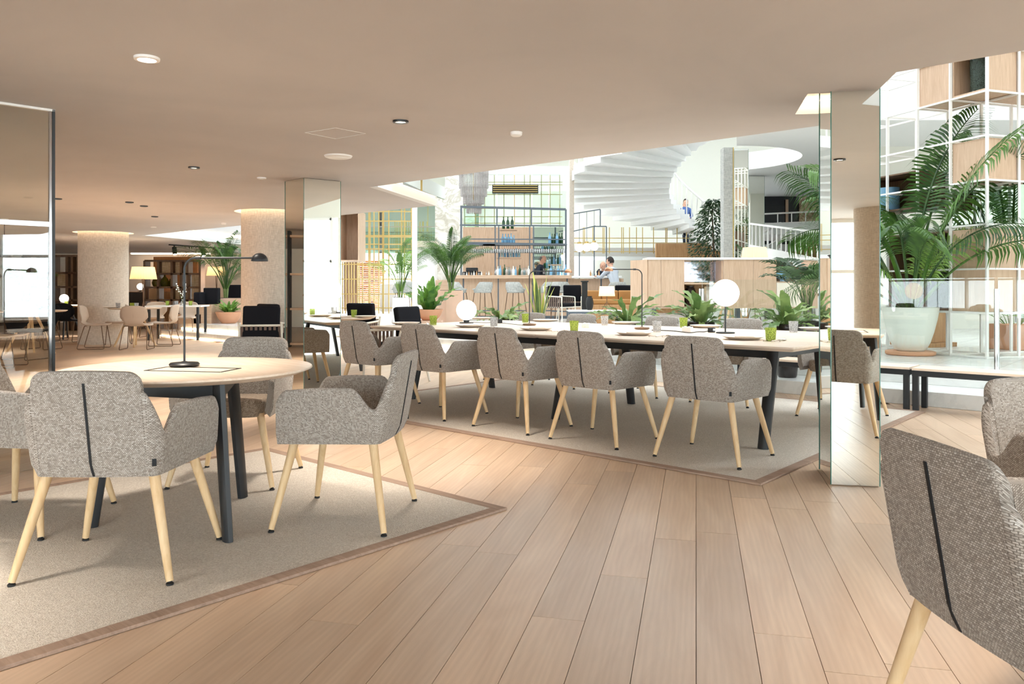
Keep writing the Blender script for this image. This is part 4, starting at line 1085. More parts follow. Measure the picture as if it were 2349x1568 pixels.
def vase(name, label, cat, p, prof, m, n=36):
    mb = MB(); mb.lathe(prof, n=n); o = mb.obj(name, M[m], smooth=50); o.location = p; return tag(o, label, cat)
vase('glass_vase', 'large clear green cylindrical glass vase in the upper oak box', 'vase', gpt(.5, .5, LV[6]+.052), [(0, 0), (.14, 0), (.15, .02), (.145, .18), (.15, .3), (.148, .44), (.155, .46), (.14, .45), (.135, .03), (0, .03)], 'vaseglass')
vase('glass_bottle', 'large dark glass carboy in the brown niche right of the palm stems', 'bottle', gpt(1.62, .5, LV[1]+.052), [(0, 0), (.19, 0), (.215, .04), (.22, .28), (.20, .42), (.13, .53), (.075, .58), (.07, .68), (.10, .72), (.085, .73), (.06, .68), (0, .6)], 'vaseglass')
vase('metal_vase', 'pale blue grey cylinder vase on a brown shelf left of the palm', 'vase', gpt(3.45, .5, LV[3]+.322), [(0, 0), (.13, 0), (.135, .01), (.135, .33), (.12, .33), (.115, .02), (0, .02)], 'bluebottle')
# things standing under and behind the shelving
pd = Vector((5.9, 11.2, PLAT)); m = MB(); m.box((0, 0, .03), (.62, .62, .06)); m.box((0, 0, .34), (.46, .46, .56)); o = m.obj('pedestal', M['oakwarm'], bevel=.006); o.location = pd; o.rotation_euler = (0, 0, .5); tag(o, 'square light brown pedestal behind the white pot', 'pedestal')
t = thing('planter_box', 'terracotta square planter with grassy plant under the grid shelving', 'plant', Vector((at(2325, 0, 10.6).x, 10.6, PLAT)), .3)
m = MB(); m.box((0, 0, .17), (.46, .46, .34)); m.obj('pot', M['terracotta'], t, bevel=.01); leaves(t, 'leaf', [frond_mesh('grass', .5, 1.0, 8, .16, .5, 99, 'fern', .3, .012)], 16, 100, .08, (0, .7), .3)
# ================================================================== atrium: bar, stair, galleries
def pb_(x, y, Y): return at(x, y, Y)
def bx(mb, x0, x1, Y0, Y1, z0, z1): return mb.box(((x0+x1)/2, (Y0+Y1)/2, (z0+z1)/2), (x1-x0, Y1-Y0, z1-z0))
def X(px_, Y): return (px_-CXP)/FPX*Y
def Z(py_, Y): return EYE-(py_-HYP)/FPX*Y
def slab(name, label, x0, x1, Y0, Y1, z0, z1, m='ceilwhite', parent=None):
    mb = MB(); bx(mb, x0, x1, Y0, Y1, z0, z1); return struct(mb.obj(name, M[m], parent), label)
# galleries
slab('ceiling_gallery', 'cream soffit of the upper gallery above the bar', -4.6, 3.6, 26.5, 31, 4.95, 5.25, 'cream')
slab('floor_gallery_left', 'pale gallery floor behind the gold screen', -9.5, -2.6, 29.2, 31, 2.12, 2.42, 'ceilwhite')
slab('floor_gallery_right', 'pale gallery slab under the white stair', 2.0, 9.4, 27.2, 31, 2.22, 2.52, 'ceilwhite')
# round opening in the right hand gallery
ga0, ga1 = math.radians(-93), math.radians(61); gc = Vector((4.65, 17.6, 0)); gR = 1.78
gal = [Vector((.288*13.4, 13.4, 0)), Vector((16, 13.4, 0)), Vector((16, 25.2, 0)), Vector((.288*25.2, 25.2, 0))]
gal += [gc+Vector((gR*math.cos(ga1+(ga0-ga1)*k/40), gR*math.sin(ga1+(ga0-ga1)*k/40), 0)) for k in range(41)]
tr = geometry.tessellate_polygon([gal]); mb = MB(); n = len(gal)
mb.add([(p.x, p.y, 4.0) for p in gal]+[(p.x, p.y, 4.42) for p in gal], [tuple(q) for q in tr]+[tuple(i+n for i in q) for q in tr]+[(i, (i+1) % n, n+(i+1) % n, n+i) for i in range(n)])
struct(mb.obj('ceiling_gallery_right', M['ceilwhite'], fix=True), 'white upper gallery with a round opening')
mb = MB(); bx(mb, 7.6, 9.05, 24.6, 24.75, 2.5, 4.0); struct(mb.obj('wall_screen', M['screen']), 'dark wall panel with a black screen')
t = thing('wall_screen_panel', 'large black screen on the dark gallery wall', 'screen', Vector((8.2, 24.55, 3.2)))
m = MB(); m.box((0, 0, 0), (.75, .05, 1.0)); m.obj('display', M['screen'], t, bevel=.01); m = MB(); m.box((.45, .0, .05), (.08, .04, 1.3)); m.obj('side_strip', M['oakbox'], t)
mb = MB(); bx(mb, 9.05, 13, 24.5, 24.7, 2.5, 4.0); struct(mb.obj('wall_stone', make_marble('rough_stone', (214, 190, 160), (150, 120, 92), 3.0, .8)), 'rough beige stone wall')
slab('floor_gallery_far_right', 'gallery slab in front of the dark screen wall', 5.9, 14, 21.6, 26, 2.6, 2.92, 'ceilwhite')
mb = MB(); bx(mb, 4.8, 14.0, 26, 26.15, .29, 2.6); struct(mb.obj('wall_under_gallery', M['oakwarm']), 'warm lit wall under the gallery')
mb = MB(); bx(mb, 6.9, 10.2, 15.9, 16.0, PLAT, 7.2); struct(mb.obj('wall_cream', M['cream']), 'cream wall behind the grid shelving')
window(3, (10.25, 16.0), (16.0, 16.0), .35, 7.0, 5)
# wall behind the bar and green glazed wall
mb = MB(); bx(mb, X(1062, 24.4), X(1222, 24.4), 24.4, 24.5, PLAT, 3.02); struct(mb.obj('wall_bar', M['oakbox']), 'pale oak wall behind the bar')
mb = MB(); bx(mb, X(1222, 24.45), X(1292, 24.45), 24.45, 24.5, PLAT, 3.02); struct(mb.obj('wall_bar_mirror', M['mirrorgreen']), 'mirrored bay beside the oak bar wall')
t = thing('green_glass_screen', 'pale green glazed screen with brass rods above the bar', 'screen', Vector((0, 26.4, 0)))
for i in range(6):
    m = MB(); x0 = X(1060+i*40, 26.4); bx(m, x0+.02, x0+.57, -.02, .02, 3.05, 4.95); m.obj('pane', M['greenpanel'], t)
t = thing('ventilation_grille', 'long black ventilation grille under the gallery soffit', 'grille', Vector((X(1182, 26.3), 26.3, 4.3)))
m = MB(); m.box((0, 0, .15), (1.55, .1, .30)); m.obj('housing', M['blackmatte'], t)
for k in range(4): m = MB(); m.box((0, -.07, .05+.07*k), (1.5, .03, .02)); m.obj('slat', M['gold'], t)
# brass rod screens
def rods(name, label, x0, x1, Y, z0, z1, vs, hs, r=.012):
    t = thing(name, label, 'screen', Vector((0, Y, 0)))
    for x in vs: m = MB(); m.bar((X(x, Y), 0, z0), (X(x, Y), 0, z1), r*2); m.obj('brass_rod', M['gold'], t)
    for y in hs: m = MB(); m.bar((X(x0, Y), -.02, Z(y, Y)), (X(x1, Y), -.02, Z(y, Y)), r*2); m.obj('brass_rod', M['gold'], t)
    return t
rods('brass_screen', 'brass rod grid screen left of the thin white post', 783, 946, 25.0, PLAT, 4.2, [786, 793, 800, 806, 812, 820, 824, 832, 846, 849, 858, 869, 878, 880, 892, 921, 928, 944], [485, 507, 540, 543, 560, 571, 606, 640, 674, 706], .017)
rods('brass_screen', 'brass rod grid screen on the gallery behind the bar frame', 1066, 1290, 26.48, 2.0, 4.949, [1066, 1090, 1112, 1134, 1156, 1180, 1203, 1216, 1242, 1262, 1284], [418, 424, 446, 478, 497, 512], .013)
rods('brass_screen', 'brass rod railing below the white stair', 1315, 1660, 26.8, 2.3, 3.2, [1338, 1341, 1360, 1383, 1386, 1398, 1426, 1430, 1444, 1460, 1474, 1499, 1527, 1530, 1553, 1575], [546, 557, 577], .013)
# hanging oak box left
t = thing('hanging_oak_box', 'open pale oak box hanging under the ceiling right of the central mirrored column', 'cabinet', Vector((0, 0, 0)))
Yb = 22.0; x0, x1, z0, z1 = X(752, Yb), X(838, Yb), Z(601, Yb), Z(490, Yb)
m = MB(); bx(m, x0, x1, Yb, Yb+.03, z0, z1); bx(m, x0, x1, Yb-.9, Yb, z1-.03, z1); bx(m, x0, x1, Yb-.9, Yb, z0, z0+.03); bx(m, x1-.03, x1, Yb-.9, Yb, z0+.03, z1-.03); m.obj('body', M['oakbox'], t)
m = MB(); bx(m, x0+.5, x0+.53, Yb-.9, Yb, z0+.03, z1-.03); m.obj('divider', M['oakbox'], t)
for xx in (x0+.1, x1-.1): m = MB(); m.bar((xx, Yb-.1, z1), (xx, Yb-.1, 8.4), .03); m.obj('hanger_rod', M['gold'], t)
# log wall niche and panels behind the brass screen
t = thing('log_wall', 'stacked split log wall glowing orange behind the brass screen', 'wall panel', Vector((0, 28.5, 0)))
rd = random.Random(4)
lm = [MB().box((0, 0, 0), (1, 1, 1)).mesh('log')]; lm[0].materials.append(M['brick'])
zz = PLAT
while zz < 2.05:
    xx = X(822, 28.5); h = .07
    while xx < X(871, 28.5):
        w = rd.uniform(.16, .34); o = link('split_log', lm[0], t); o.location = (xx+w/2, rd.uniform(-.05, .05), zz+h/2); o.scale = (w-.012, .25, h-.012); xx += w
    zz += h
m = MB(); bx(m, X(790, 28), X(821, 28), 27.9, 28, PLAT, 2.1); o = m.obj('wooden_screen', M['oakdark']); tag(o, 'brown wooden panel behind the brass screen beside the log wall', 'panel')
m = MB(); bx(m, X(873, 27), X(906, 27), 26.9, 27, PLAT, 1.25); o = m.obj('low_counter', M['white']); tag(o, 'low white counter front right of the log wall', 'counter')
sl = MB(); bx(sl, X(805, 29), X(946, 29), 29.22, 29.36, 2.08, 2.119); o = sl.obj('linear_light', M['led2']); tag(o, 'linear light under the gallery above the log wall', 'light')
t = thing('gallery_railing', 'glass railing of the gallery behind the brass screen', 'railing', Vector((0, 29.15, 2.42)))
for i in range(5): m = MB(); bx(m, -8.6+i*1.2, -8.6+i*1.2+1.17, -.01, .01, .05, .95); m.obj('pane', M['greenpanel'], t)
m = MB(); bx(m, -8.7, -2.6, -.03, .03, .96, 1.0); m.obj('handrail', M['steel'], t)
for i in range(6):
    m = MB(); bx(m, -9+i*1.3, -9+i*1.3+1.2, 30.6, 30.66, 2.45, 4.9); o = m.obj('green_wall_panel', M['mirrorgreen']); tag(o, 'greenish mirror panel on the back wall, %s from the left' % ordn[i], 'panel', 'green mirror panels of the gallery')
# white post, block, marble column
m = MB(); bx(m, X(945, 13.6), X(956, 13.6), 13.6, 13.69, PLAT, 3.4); o = m.obj('white_post', M['whitemetal'], bevel=.004); tag(o, 'thin square white steel post left of the bird nest fern', 'post')
t = thing('partition_block', 'white partition block behind the bird nest fern', 'partition', Vector((0, 0, 0)))
m = MB(); bx(m, X(953, 23.5), X(998, 23.5), 23.5, 24.2, PLAT, 2.35); m.obj('body', M['white'], t, bevel=.01)
m = MB(); bx(m, X(950, 23.3), X(1000, 23.3), 23.3, 24.3, 2.35, 2.52); m.obj('capping', M['warmwhite'], t, bevel=.005)
m = MB(); bx(m, X(998, 26.0), X(1062, 26.0), 26.0, 26.6, PLAT, 6.0); o = m.obj('marble_pillar', M['marble']); tag(o, 'broad veined marble pillar left of the bar frame', 'pillar')
m = MB(); bx(m, X(1307, 23.4), X(1317, 23.4), 23.4, 23.55, PLAT, 5.0); o = m.obj('grey_post', M['linen']); tag(o, 'slim grey post right of the bar frame', 'post')
# mirror fascia on the slanted edge of the ceiling opening
p, q = uv(6.93, 5.42), uv(7.92, 7.22); d = (q-p).normalized(); nrm = Vector((d.y, -d.x, 0)); L = (q-p).length
t = thing('mirror_fascia', 'mirror panel with brass line over the lit ceiling cove', 'mirror', Vector((0, 0, 0)))
m = MB(); m.bar(p+nrm*.21+d*.45+Vector((0, 0, 2.60)), q+nrm*.21+Vector((0, 0, 2.60)), .02, .56); m.obj('panel', M['mirror'], t)
m = MB(); m.bar(p+nrm*.225+d*1.1+Vector((0, 0, 2.32)), p+nrm*.225+d*1.1+Vector((0, 0, 2.88)), .012); m.obj('brass_line', M['gold'], t)
m = MB(); m.bar(p+nrm*.13+d*.1+Vector((0, 0, 2.375)), q+nrm*.13+Vector((0, 0, 2.375)), .16, .02); m.obj('glowing_soffit', M['coveglow'], t)  # the soffit surface itself emits, standing in for the hidden strip's glow

# ---- bar counter
YB = 21.0; bz = 1.44
t = thing('bar_counter', 'long pale oak bar counter with steel joints', 'bar', Vector((0, YB, PLAT)))
xs = [1030, 1063, 1143, 1222, 1301, 1379, 1432]
for a, b in zip(xs[:-1], xs[1:]):
    m = MB(); bx(m, X(a, YB)+.02, X(b, YB)-.02, 0, .05, .08, bz-PLAT-.07); m.obj('front_panel', M['oakbox'], t)
for a in xs[1:-1]: m = MB(); bx(m, X(a, YB)-.018, X(a, YB)+.018, -.005, .05, .0, bz-PLAT-.06); m.obj('joint_strip', M['steelgrey'], t)
m = MB(); bx(m, X(1030, YB), X(1310, YB), -.18, .6, bz-PLAT-.07, bz-PLAT+.02); m.obj('counter_top', M['oakbox_x'], t, bevel=.006)
m = MB(); bx(m, X(1310, YB), X(1424, YB), -.18, .6, bz-PLAT-.055, bz-PLAT); m.obj('white_counter_top', M['porcelain'], t, bevel=.006)
m = MB(); bx(m, X(1030, YB), X(1432, YB), .02, .12, 0, .09); m.obj('plinth', M['steelgrey'], t)
# bar frame
t = thing('bar_shelving', 'grey steel shelf frame standing over the bar', 'shelving', Vector((0, 21.8, PLAT)))
def fr_(x, y): return (X(x, 21.8), 0, Z(y, 21.8)-PLAT)
for (a, b, w) in (((1056, 474), (1298, 480), .06), ((1058, 474), (1058, 640), .05), ((1298, 480), (1298, 640), .05), ((1055, 516), (1300, 518), .045), ((1061, 557), (1300, 561), .06), ((1061, 548), (1300, 549), .03),
               ((1140, 476), (1140, 517), .04), ((1219, 478), (1219, 517), .04), ((1136, 517), (1136, 640), .035), ((1144, 517), (1144, 640), .035), ((1215, 518), (1215, 640), .035), ((1224, 518), (1224, 640), .035)):
    m = MB(); m.bar(fr_(*a), fr_(*b), w); m.obj('frame_bar', M['steelgrey'], t)
for (x0, x1, y) in ((1108, 1216, 561), (1061, 1136, 561), (1224, 1300, 561)):
    m = MB(); bx(m, X(x0, 21.8), X(x1, 21.8), -.15, .3, Z(y, 21.8)-PLAT-.02, Z(y, 21.8)-PLAT+.01); m.obj('shelf', M['steelgrey'], t)
for (x0, x1, y) in ((1147, 1186, 525), (1139, 1196, 590), (1258, 1288, 606)):
    m = MB(); bx(m, X(x0, 21.8), X(x1, 21.8), .05, .35, Z(y, 21.8)-PLAT-.03, Z(y, 21.8)-PLAT); m.obj('shelf', M['oakbox_x'], t)
# bottles
def bottle_mesh(h, r, m, name='bottle'):
    b = MB(); b.lathe([(0, 0), (r, 0), (r, h*.58), (r*.8, h*.66), (r*.34, h*.76), (r*.32, h*.97), (r*.4, h), (0, h)], n=12); me = b.mesh(name, 50); me.materials.append(M[m]); return me
BTL = [bottle_mesh(.30, .042, 'bluebottle'), bottle_mesh(.33, .04, 'greenbottle'), bottle_mesh(.28, .045, 'bottleglass'), bottle_mesh(.26, .05, 'clearglass'), bottle_mesh(.30, .04, 'oakwarm'), bottle_mesh(.29, .042, 'whitepot')]
ORD = ['first', 'second', 'third', 'fourth', 'fifth', 'sixth', 'seventh', 'eighth', 'ninth', 'tenth']+['%dth' % k for k in range(11, 60)]
for k in (21, 31, 41, 51): ORD[k-1] = '%dst' % k; ORD[k] = '%dnd' % (k+1); ORD[k+1] = '%drd' % (k+2)
def bottle_row(x0, x1, n, y, Y, kinds, label, group, jit=.1, sc=1.0):
    rd = random.Random(int(x0+y))
    for i in range(n):
        x = X(x0+(x1-x0)*(i+.5)/n, Y); o = link('bottle', BTL[kinds[i % len(kinds)]]); o.location = (x, Y+rd.uniform(-jit, jit), Z(y, Y)+.002); k = sc*rd.uniform(.85, 1.1); o.scale = (k,)*3
        tag(o, label+(', %s from the left' % ORD[i] if n > 1 else ''), 'bottle', group)
bottle_row(1150, 1180, 3, 524.5, 21.95, [1], 'dark green champagne bottle on the top bar shelf', 'champagne bottles on the top bar shelf', .05, 1.1)
bottle_row(1150, 1182, 5, 560.3, 21.9, [0], 'clear blue bottle on the middle bar shelf', 'blue bottles on the middle bar shelf', .1, .95)
bottle_row(1258, 1292, 6, 560.3, 21.9, [0, 1, 1], 'bottle on the middle bar shelf at the right end', 'bottles at the right end of the bar shelf', .1)
bottle_row(1142, 1194, 8, 589.5, 22.0, [0, 2, 0], 'blue bottle on the lower hanging bar shelf', 'blue bottles on the lower bar shelf', .08, .8)
bottle_row(1259, 1287, 6, 605.5, 22.0, [2, 1, 0], 'bottle on the small oak shelf at the right', 'bottles on the small right shelf', .08, .9)
bottle_row(1135, 1215, 16, 633.2, 21.35, [3, 5, 0, 4, 1, 3, 2], 'small bottle crowded on the bar counter behind the stools', 'bottles on the bar counter', .15, .9)
bottle_row(1255, 1300, 8, 633.2, 21.35, [3, 0, 2], 'clear bottle on the bar counter right of the barman', 'clear bottles right of the barman', .12, 1.0)
bottle_row(1062, 1130, 12, 633.2, 21.35, [3, 5, 4], 'small glass or jar on the left of the bar counter', 'glassware on the left of the bar counter', .15, .45)
bottle_row(1346, 1376, 5, 634.3, 21.2, [5, 4, 3], 'sauce bottle on the white bar top beside the guests', 'sauce bottles on the white bar top', .1, .6)
gl = MB(); gl.lathe([(.036, 0), (.042, .05), (.03, .1), (.005, .12), (.004, .19), (.034, .2)], n=10); gl = gl.mesh('wine_glass', 60); gl.materials.append(M['clearglass'])
for i in range(46):
    for r_ in (0, 1):
        o = link('wine_glass', gl); o.location = (X(1066+i*5.05, 21.8), 21.72+.16*r_, Z(580, 21.8)); tag(o, 'stemmed glass hanging above the bar, %s row, %s from the left' % (('front', 'back')[r_], ORD[i]), 'glass', 'glasses hanging above the bar')
# coffee machine
t = thing('coffee_machine', 'dark coffee machine at the left end of the back bar', 'coffee machine', Vector((X(1083, 22.9), 22.9, 1.352)))
m = MB(); m.box((0, 0, .12), (.55, .35, .24)); m.obj('body', M['blackmatte'], t, bevel=.02); m = MB(); m.box((0, 0, .30), (.35, .3, .12)); m.obj('hopper', M['screen'], t, bevel=.02)
m = MB(); m.box((0, 0, .53), (4.6, .5, 1.06)); o = m.obj('back_counter', M['oakbox_x'], bevel=.005); o.location = (X(1180, 22.7), 22.95, PLAT+.001); tag(o, 'pale back counter behind the bar', 'counter')
# three globe pendants on a steel frame
t = thing('globe_pendant_frame', 'steel frame on the bar carrying three white globe lamps', 'pendant lamp', Vector((0, 21.1, bz)))
def fz(x, y): return (X(x, 21.1), 0, Z(y, 21.1)-bz)
for a, b in (((1363, 520), (1363, 641)), ((1391, 519), (1391, 641)), ((1363, 519), (1391, 519)), ((1316, 490), (1377, 480)), ((1377, 480), (1377, 519)), ((1316, 530), (1366, 518)), ((1329, 570), (1329, 641))):
    m = MB(); m.bar(fz(*a), fz(*b), .028); m.obj('frame_bar', M['steelgrey'], t)
for (x, y) in ((1329, 568), (1346, 567), (1363, 565)):
    m = MB(); m.tube([fz(x, 489-(x-1329)*.2), fz(x, y-9)], .006, 6); g = m.obj('cord', M['steelgrey'], t)
    m = MB(); m.ball(fz(x, y), .115, 24, 16); m.obj('globe', M['globesoft'], t, 80)
    m = MB(); m.lathe([(.05, 0), (.05, .05), (0, .06)], (fz(x, y)[0], 0, fz(x, y)[2]+.105), 16); m.obj('cap', M['gold'], t, 50)
# bar stools
def stool_parts(label, x, Y, rz):
    t = thing('bar_stool', label, 'stool', Vector((x, Y, PLAT)), rz, 'grey bar stools at the bar')
    m = MB(); N = 15; vs, fs = [], []
    for i in range(N):
        a = -1.9+3.8*i/(N-1); xx, yy = .25*math.sin(a), -.22*math.cos(a); tp = .98-.20*sstep(.75, 1.5, abs(a))
        for k, (z, o_) in enumerate(((.70, .9), (.78, 1.0), (tp*.5+.39, 1.06), (tp, 1.10))): vs.append((xx*o_, yy*o_, z))
    for i in range(N-1):
        for k in range(3): fs.append((i*4+k, (i+1)*4+k, (i+1)*4+k+1, i*4+k+1))
    m.add(vs, fs); o = m.obj('shell', M['stoolfab'], t, 60); s = o.modifiers.new('t', 'SOLIDIFY'); s.thickness = .03
    m = MB(); m.lathe([(0, .70), (.2, .70), (.23, .73), (.22, .77), (0, .78)], n=24); m.obj('seat', M['stoolfab'], t, 50)
    fp = []
    for sx in (-1, 1):
        for sy in (-1, 1):
            a, b = (sx*.16, sy*.15, .71), (sx*.23, sy*.22, 0); fp.append(b); m = MB(); m.tube([b, a], .011, 8); m.obj('leg', M['oakdark'], t, 60)
    q = [(sx*.211, sy*.201, .24) for sx, sy in ((-1, -1), (1, -1), (1, 1), (-1, 1))]; m = MB(); m.tube(q+[q[0]], .009, 6); m.obj('footrest', M['steelgrey'], t, 60)
    return t
for x, r_, w in ((1050, -.7, 'first from the left, behind the palm'), (1107, .6, 'second from the left'), (1183, -.5, 'third from the left'), (1257, .5, 'fourth from the left behind the snake plant'), (1288, -.3, 'fifth from the left'), (1413, .2, 'under the guest in the grey hoodie')):
    ys_ = 19.6 if x == 1288 else 20.2; stool_parts('grey upholstered bar stool on thin legs, '+w, X(x, ys_), ys_, r_)
t = stool_parts('grey bar stool standing alone left of the thin white post', X(925, 18.6), 18.6, .3)
# ---- chandelier
t = thing('chandelier', 'tiered glass rod chandelier hanging above the bar', 'chandelier', Vector((X(1087, 22), 22, 3.2)))
for k, (R, z0, z1, n) in enumerate(((.40, .72, 1.12, 46), (.36, .50, .80, 42), (.29, .28, .58, 34), (.20, .02, .36, 24), (.40, 1.0, 1.40, 46))):
    m = MB()
    for i in range(n):
        a = 2*PI*i/n; m.tube([(R*math.cos(a), R*math.sin(a), z0), (R*math.cos(a), R*math.sin(a), z1)], .018, 5)
    m.obj('glass_tier', M['chand'], t)['kind'] = 'stuff'
m = MB(); m.tube([(0, 0, .4), (0, 0, 3.0)], .02, 8); m.obj('stem', M['gold'], t)
# ---- curved white stair
AX, AY = X(1592, 24.0), 24.0; RO, RI = 3.85, .75; NS = 24; th0, th1 = math.radians(18), math.radians(296); zb0, dz = 2.35, .145
t = thing('curved_stair', 'sweeping white curved stair with stepped underside', 'stair', Vector((AX, AY, 0)))
for i in range(NS):
    a0 = th0+(th1-th0)*i/NS; a1 = th0+(th1-th0)*(i+1)/NS+.012; z = zb0+i*dz; P = []
    for k in range(7): a = a0+(a1-a0)*k/6; P.append((RO*math.cos(a), RO*math.sin(a)))
    for k in range(6, -1, -1): a = a0+(a1-a0)*k/6; P.append((RI*math.cos(a), RI*math.sin(a)))
    m = MB(); m.prism(P, z-.05, z+.24); m.obj('step', M['white'], t, fix=True)
for (R, i0, i1) in ((RO-.03, 9, 24), (RI+.05, 0, 12)):
    m = MB(); path = []
    for i in range(i0, i1):
        a = th0+(th1-th0)*(i+.5)/NS; z = zb0+i*dz+.24; b_ = MB(); b_.bar((R*math.cos(a), R*math.sin(a), z), (R*math.cos(a), R*math.sin(a), z+.85), .03); b_.obj('baluster', M['whitemetal'], t)
        path.append((R*math.cos(a), R*math.sin(a), z+.87))
    m = MB(); m.tube(path, .035, 8); m.obj('handrail', M['whitemetal'], t, 60)
# ---- linen pillar and mirrored pillars on the right
m = MB(); bx(m, X(1660, 16), X(1681, 16), 16, 16.25, PLAT, 4.0); o = m.obj('linen_pillar', M['stoolfab']); tag(o, 'tall grey linen clad pillar right of the ficus tree', 'pillar')
m = MB(); bx(m, X(1681, 16)+.001, X(1683, 16), 15.99, 16.2, PLAT, 4.0); o = m.obj('brass_edge', M['gold']); tag(o, 'brass edge strip of the linen pillar', 'trim')
def mirrored_pillar(label, xl, xr, Y, z1):
    c = [Vector((X(xl, Y), Y, 0)), Vector((X(xr, Y), Y-.02, 0)), Vector((X(xr, Y), Y+.4, 0)), Vector((X(xl, Y), Y+.42, 0))]; return mirror_column('mirrored_pillar', label, c, z1)
for c in (mirrored_pillar('mirrored pillar directly right of the linen pillar', 1684, 1716, 16.1, 3.99), mirrored_pillar('mirrored pillar left of the dark screen wall', 1718, 1753, 20.0, 3.99)): pass
# ---- white railings
def railing(label, p, q, n, h, group='white metal railings', foot=None):
    p, q = Vector(p), Vector(q); t = thing('white_railing', label, 'railing', p, 0, group); d = q-p
    m = MB(); m.bar((0, 0, h), d+Vector((0, 0, h)), .06, .04); m.obj('handrail', M['whitemetal'], t)
    for i in range(n+1): m = MB(); m.bar(d*(i/n), d*(i/n)+Vector((0, 0, h)), .022); m.obj('baluster', M['whitemetal'], t)
    m = MB(); m.bar((0, 0, -.13), d+Vector((0, 0, -.13)), .06, .26); m.obj('stringer', M['whitemetal'], t)
    if foot is not None:
        for e in (Vector((0, 0, 0)), d): m = MB(); m.bar(e+Vector((0, 0, foot-p.z-e.z)), e+Vector((0, 0, -.2)), .06); m.obj('newel_post', M['whitemetal'], t)
    return t
railing('white stair railing sloping down to the right mirrored column', at(1717, 560, 19.5), at(1875, 592, 15.5), 15, .52, foot=PLAT)
railing('white stair railing of the farther flight between the mirrored pillars', at(1717, 590, 20.5), at(1790, 545, 22.0), 7, .42, foot=PLAT)
railing('white horizontal gallery railing below the dark screen', at(1752, 512, 21.7), at(1880, 506, 21.7), 4, .26)
t = thing('marble_steps', 'pale marble steps behind the white railing', 'steps', Vector((X(1845, 18), 18.0, PLAT)))
for k in range(7): m = MB(); bx(m, -.24+.04*k, .9, .3*k, 3.0, .17*k, .17*k+.17); m.obj('step', M['marble'], t)
# ---- floating oak cabinet with niches
YC = 13.0; zt, zb_ = 1.59, .80
t = thing('oak_cabinet', 'long raised oak cabinet with open niches and a white top', 'cabinet', Vector((0, YC, 0)))
def cp(name, x0, x1, y0, y1, Y0, Y1, m): b = MB(); bx(b, X(x0, YC), X(x1, YC), Y0, Y1, Z(y1, YC), Z(y0, YC)); return b.obj(name, M[m], t, bevel=.003)
cp('front_panel', 1487, 1516, 595, 705, 0, .03, 'oakbox'); cp('front_panel', 1516.4, 1570, 595, 705, 0, .03, 'oakbox'); cp('front_panel', 1660, 1728, 595, 704, 0, .03, 'oakbox'); cp('front_panel', 1728.4, 1781, 595, 704, 0, .03, 'oakbox')
cp('front_panel', 1782, 1838, 648.5, 704, 0, .03, 'warmwhite'); cp('front_panel', 1839, 1876, 597, 704, 0, .03, 'pinkstone')
cp('niche_back', 1570, 1660, 652, 704, .38, .41, 'oakwarm'); cp('niche_shelf', 1570, 1660, 648, 652, 0, .42, 'oakbox_x'); cp('niche_back', 1782, 1838, 600, 646, .38, .41, 'oakdark'); cp('niche_shelf', 1782, 1838, 645.5, 648, 0, .42, 'oakbox_x')
cp('niche_side', 1656, 1660, 597, 704, .03, .42, 'oakbox'); cp('niche_side', 1567, 1570, 597, 704, .03, .42, 'oakbox'); cp('bottom_board', 1487, 1876, 703, 707, 0, .45, 'oakbox_x')
b = MB(); bx(b, X(1487, YC)-.02, X(1876, YC), -.02, .47, zt, zt+.035); b.obj('white_top', M['porcelain'], t, bevel=.004)
b = MB(); a_, c_ = Vector((X(1487, YC), .015, (zt+zb_)/2)), Vector((X(1447, YC+.5), .46, (zt+zb_)/2)); b.bar(a_, c_, .03, zt-zb_); b.obj('angled_panel', M['oakbox'], t)
b = MB(); bx(b, X(1571, YC), X(1655, YC), .40, .41, Z(646, YC), Z(598, YC)); s = b.obj('glass_back', M['violetglass'] if 'violetglass' in M else M['glass'], t)
for x in (1505, 1600, 1700, 1800, 1868): b = MB(); bx(b, X(x, YC)-.03, X(x, YC)+.03, .15, .22, PLAT, zb_-.02); b.obj('leg', M['steelgrey'], t)
vase('dark_vase', 'glossy dark brown jar in the oak cabinet niche', 'vase', Vector((X(1583, YC+.2), YC+.2, .832)), [(0, 0), (.06, 0), (.085, .05), (.098, .14), (.095, .22), (.075, .28), (.06, .30), (.075, .325), (.06, .325), (.05, .29), (0, .2)], 'darkpot')
vase('stone_vase', 'rough beige stone vessel in the oak cabinet niche', 'vase', Vector((X(1628, YC+.2), YC+.2, .832)), [(0, 0), (.07, 0), (.10, .12), (.105, .22), (.09, .30), (.075, .31), (.06, .29), (0, .1)], 'linen')
t = thing('glass_fish', 'blue grey blown glass bowl in the right cabinet niche', 'bowl', Vector((X(1797, YC+.15), YC+.15, Z(645, YC)+.004)))
m = MB(); m.ball((0, 0, .10), .10, 24, 14, (1.5, .8, .75)); m.obj('body', M['bluebottle'], t, 80); m = MB(); m.lathe([(0, 0), (.06, 0), (.05, .03), (0, .035)], n=16); m.obj('foot', M['bluebottle'], t, 50)
